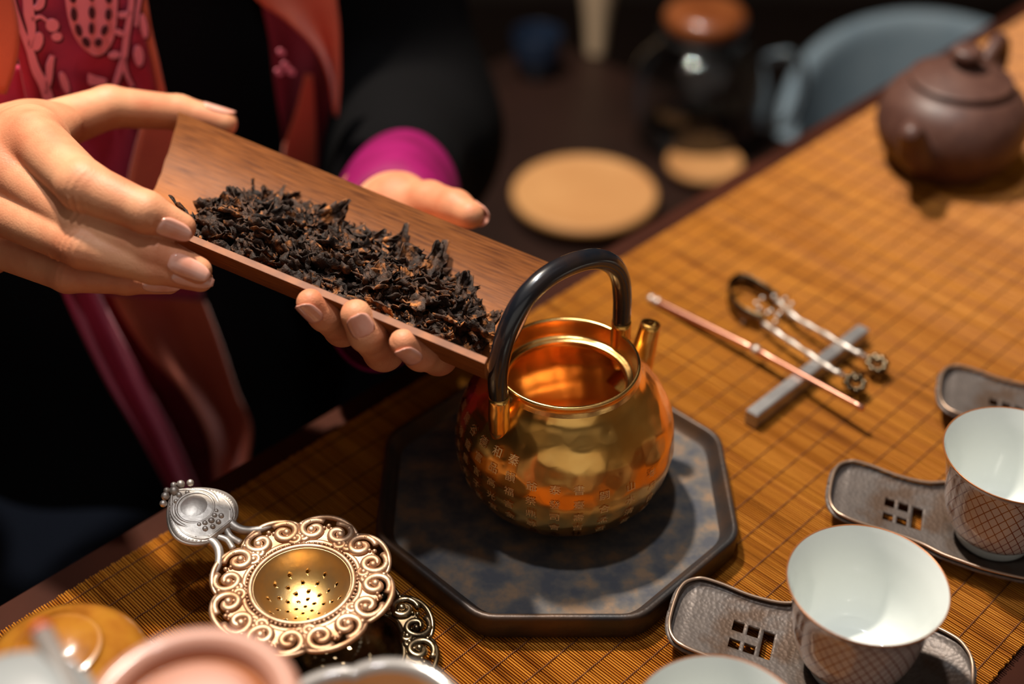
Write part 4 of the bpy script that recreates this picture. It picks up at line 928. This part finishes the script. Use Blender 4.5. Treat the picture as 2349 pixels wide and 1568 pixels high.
# ------------------------------------------------------------------ blurred vessels at the near left
AX = dp(140, 1512, .430); am = thing('amber_pot', 'small amber glazed pot with a domed lid beside the near mat edge', 'pot', (AX[0], AX[1], .0005))
ac = (AX[0], AX[1], .0005); az = AX[2]
MB().lathe(dense([(.0, .001), (.015, .001), (.017, 0), (.019, .002), (.0290, az * .35), (.0298, az * .6), (.0280, az * .85), (.0255, az - .004)], 40), 56, ac).build('body', MAT['amber'], am)
MB().lathe(dense([(.0262, az - .0052), (.0266, az - .0035), (.0225, az + .0006), (.0150, az + .0042), (.0142, az + .0056), (.0128, az + .0058), (.0105, az + .0066), (.006, az + .0078), (.0, az + .0082)], 44), 64, ac).build('lid', MAT['amber'], am)
for (u, v) in ((243, 1436), (192, 1528)):
    q = dp(u, v, .42); MB().ball((q[0], q[1], az + .0004), .0006 if v < 1500 else .0012, 8, 6, (1, 1, .5)).build('iron_spot', MAT['amber_dark'], am)
PH = dp(440, 1642, .335); ph = thing('peach_jar', 'tall peach glazed jar with ringed lid out of focus in front', 'jar', (PH[0], PH[1], .0005))
pc2 = (PH[0], PH[1], .0005); pz = PH[2]
MB().lathe(dense([(.0, .001), (.020, .001), (.022, 0), (.0235, .003), (.0290, pz * .3), (.0305, pz * .6), (.0288, pz - .012), (.0272, pz - .006)], 40), 56, pc2).build('body', MAT['peach'], ph)
MB().lathe(dense([(.0272, pz - .006), (.0282, pz - .002), (.0275, pz + .0012), (.0250, pz + .0026), (.0222, pz + .0018), (.0205, pz - .0005)], 26), 64, pc2).build('lip', MAT['peach'], ph)
MB().lathe(dense([(.0205, pz - .0005), (.0196, pz - .0026), (.0180, pz - .0026), (.0168, pz - .0008)], 16), 64, pc2).build('ochre_band', MAT['peach_band'], ph)
MB().lathe(dense([(.0168, pz - .0008), (.0150, pz + .0006), (.0090, pz + .0014), (.0, pz + .0017)], 18), 64, pc2).build('lid', MAT['peach'], ph)
GR = dp(848, 1735, .372); gb = thing('grey_bowl', 'shallow grey glazed lobed bowl out of focus at the bottom', 'bowl', (GR[0], GR[1], .0005))
gz = GR[2]
def lob(a, z): return .0030 * (abs(math.sin(2.5 * (a - math.radians(104)))) ** .7 - .7) * max(0, (z / gz - .5) * 2)
gcn = (GR[0], GR[1], .0005)
MB().lathe(dense([(.0, .001), (.014, .001), (.016, 0), (.0165, .006), (.014, gz * .35), (.016, gz * .55), (.025, gz * .8), (.0325, gz - .002), (.0338, gz + .0004), (.0325, gz + .0018), (.0300, gz + .0016), (.0286, gz + .0002)], 50), 90, gcn, wob=lob).build('outer_wall', MAT['grey_glaze'], gb)
MB().lathe(dense([(.0286, gz + .0002), (.0270, gz - .004), (.0230, gz * .80), (.0215, gz * .79)], 20), 90, gcn, wob=lob).build('inner_wall', MAT['tan'], gb)
MB().lathe(dense([(.0215, gz * .79), (.016, gz * .76), (.0, gz * .74)], 12), 90, gcn, wob=lob).build('inner_floor', MAT['white_glaze'], gb)
WP = dp(15, 1640, .325); wp = thing('pale_jar', 'pale grey glazed lidded jar out of focus in the lower left corner', 'jar', (WP[0], WP[1], .0005))
wz = WP[2]; wc = (WP[0], WP[1], .0005)
MB().lathe(dense([(.0, .001), (.016, .001), (.018, 0), (.0195, .004), (.0240, wz * .3), (.0230, wz * .6), (.0215, wz * .85), (.0205, wz - .004)], 40), 64, wc).build('body', MAT['white_glaze'], wp)
MB().lathe(dense([(.0212, wz - .0045), (.0216, wz - .0030), (.0195, wz - .0005), (.0120, wz + .0030), (.0, wz + .0042)], 30), 64, wc).build('lid', MAT['white_glaze'], wp)
sA, sB = dp(170, 1600, .330), dp(98, 1452, .345)
spn = thing('tea_stick', 'grey stirring stick with a red tip lying across the blurred jars', 'stirring stick', (sA[0], sA[1], sA[2]))
fl = sA + (sA - sB) / np.linalg.norm(sA - sB) * .0; base = np.array([WP[0], WP[1], .02])
MB().tube([sA + (sA - sB) * 1.2, sA, sA + (sB - sA) * .5, sB], [.0034, .0032, .0030, .0028], 14).build('shaft', MAT['grey_glaze'], spn)
MB().tube([sB, sB + (sB - sA) * .06, sB + (sB - sA) * .12], [.0030, .0030, .0018], 12).build('tip', MAT['red'], spn)

# ------------------------------------------------------------------ side table and things behind
SZT = -.25
st = thing('side_table', 'low dark wooden side table beyond the tea table', 'side table', em(.80, -.73, FLOOR))
MB().box(em(.80, -.73, SZT - .012), .23, .24, .012, E_DIR, M_DIR, bev=.003).build('table_top', MAT['dark_wood'], st, False)
for a in (-.19, .19):
    for b_ in (-.20, .20): MB().box(em(.80 + a, -.73 + b_, (FLOOR + SZT - .024) / 2), .015, .015, (SZT - .024 - FLOOR) / 2, E_DIR, M_DIR, bev=.002).build('leg', MAT['dark_wood'], st, False)
def disc(name, label, cat, c, r, h, mat, dish):
    t = thing(name, label, cat, (c[0], c[1], c[2] + .0004))
    MB().lathe([(.0, 0), (r * .94, 0), (r, h * .3), (r, h * .8), (r * .97, h), (r * .93, h)], 64, (c[0], c[1], c[2] + .0004)).build('rim', mat, t)
    MB().lathe([(r * .93, h), (r * .90, h - dish), (r * .5, h - dish), (.0, h - dish)], 64, (c[0], c[1], c[2] + .0004)).build('face', mat, t)
disc('round_trivet', 'large round tan wooden trivet on the side table', 'trivet', at(1340, 462, SZT + .012), .066, .012, MAT['tan'], .001)
disc('round_coaster', 'smaller tan wooden coaster behind the round trivet', 'coaster', at(1615, 385, SZT + .008), .036, .008, MAT['tan'], .001)
GP = at(1592, 318, SZT); gp = thing('glass_pot', 'clear glass pot with brown wooden lid on the side table', 'glass pot', (GP[0], GP[1], SZT + .0006))
gc = (GP[0], GP[1], SZT + .0006)
gl = MB().lathe(dense([(.0, .001), (.040, .001), (.052, .004), (.062, .022), (.066, .050), (.060, .078), (.046, .096), (.038, .104), (.037, .110)], 44), 64, gc).build('glass_wall', MAT['glass'], gp); solid(gl, .0016, 1)
MB().lathe(dense([(.0, .088), (.030, .088), (.032, .096), (.033, .108), (.0385, .110), (.0385, .114), (.0, .114)], 30), 56, gc).build('lid_plug', MAT['black'], gp)
MB().lathe(dense([(.030, .114), (.037, .120), (.039, .130), (.032, .138), (.018, .141), (.0, .142)], 26), 56, gc).build('wooden_lid', MAT['lid_wood'], gp)
MB().lathe(dense([(.0, .006), (.020, .006), (.0205, .012), (.0185, .014), (.0, .014)], 20), 40, gc).build('tan_reflection_disc', MAT['tan'], gp)  # tan disc added to imitate the table's reflection in the glass
MB().tube(spline([GP + np.array([.058, -.006, .090]), GP + np.array([.088, -.010, .095]), GP + np.array([.098, -.012, .060]), GP + np.array([.088, -.010, .022]), GP + np.array([.060, -.006, .020])], 26), .0050, 12).build('glass_handle', MAT['glass'], gp)
VZ = at(1366, 120, SZT); vs = thing('cream_vase', 'tall cream vase narrowing to its foot on the side table', 'vase', (VZ[0], VZ[1], SZT + .0006))
MB().lathe(dense([(.0, .001), (.009, .001), (.010, 0), (.0105, .006), (.014, .04), (.023, .10), (.030, .16), (.028, .20), (.020, .215), (.018, .212), (.024, .19), (.0, .10)], 44), 48, (VZ[0], VZ[1], SZT + .0006)).build('vase_wall', MAT['cream'], vs)
BC = at(1232, 172, SZT); bc = thing('blue_cup', 'small dark blue cup at the far side of the side table', 'cup', (BC[0], BC[1], SZT + .0006))
MB().lathe(dense([(.0, .002), (.014, .002), (.016, 0), (.018, .004), (.025, .022), (.027, .046), (.026, .047), (.024, .024), (.016, .008), (.0, .006)], 40), 48, (BC[0], BC[1], SZT + .0006)).build('cup_wall', MAT['blue_glaze'], bc)
# upholstered chair
CC = np.array([.475, 1.270, 0]); CZ = -.42
ch = thing('tub_chair', 'grey blue upholstered tub chair standing behind the tea table', 'chair', (CC[0], CC[1], FLOOR))
MB().lathe(dense([(.0, CZ - .05), (.13, CZ - .05), (.148, CZ - .04), (.150, CZ - .01), (.14, CZ + .004), (.0, CZ + .010)], 30), 56, (CC[0], CC[1], 0)).build('seat', MAT['navy'], ch)
P = []
for i in range(41):
    a = math.radians(-20 + 230 * i / 40); row = []; top = CZ + .06 + .13 * math.sin(math.pi * i / 40) ** .8
    for j in range(11):
        t = j / 10; r = .152 + .026 * t; row.append((CC[0] + r * math.cos(a), CC[1] + r * math.sin(a), CZ - .06 + (top - CZ + .06) * t))
    P.append(row)
o = MB().sheet(P).build('backrest', MAT['blue_cloth'], ch); solid(o, .022, 0); subd(o, 1)
for a in (45, 135, 225, 315):
    q = CC + np.array([math.cos(math.radians(a)), math.sin(math.radians(a)), 0]) * .11
    MB().tube([(q[0], q[1], FLOOR + .001), (q[0], q[1], CZ - .05)], [.010, .014], 12).build('leg', MAT['dark_wood'], ch)
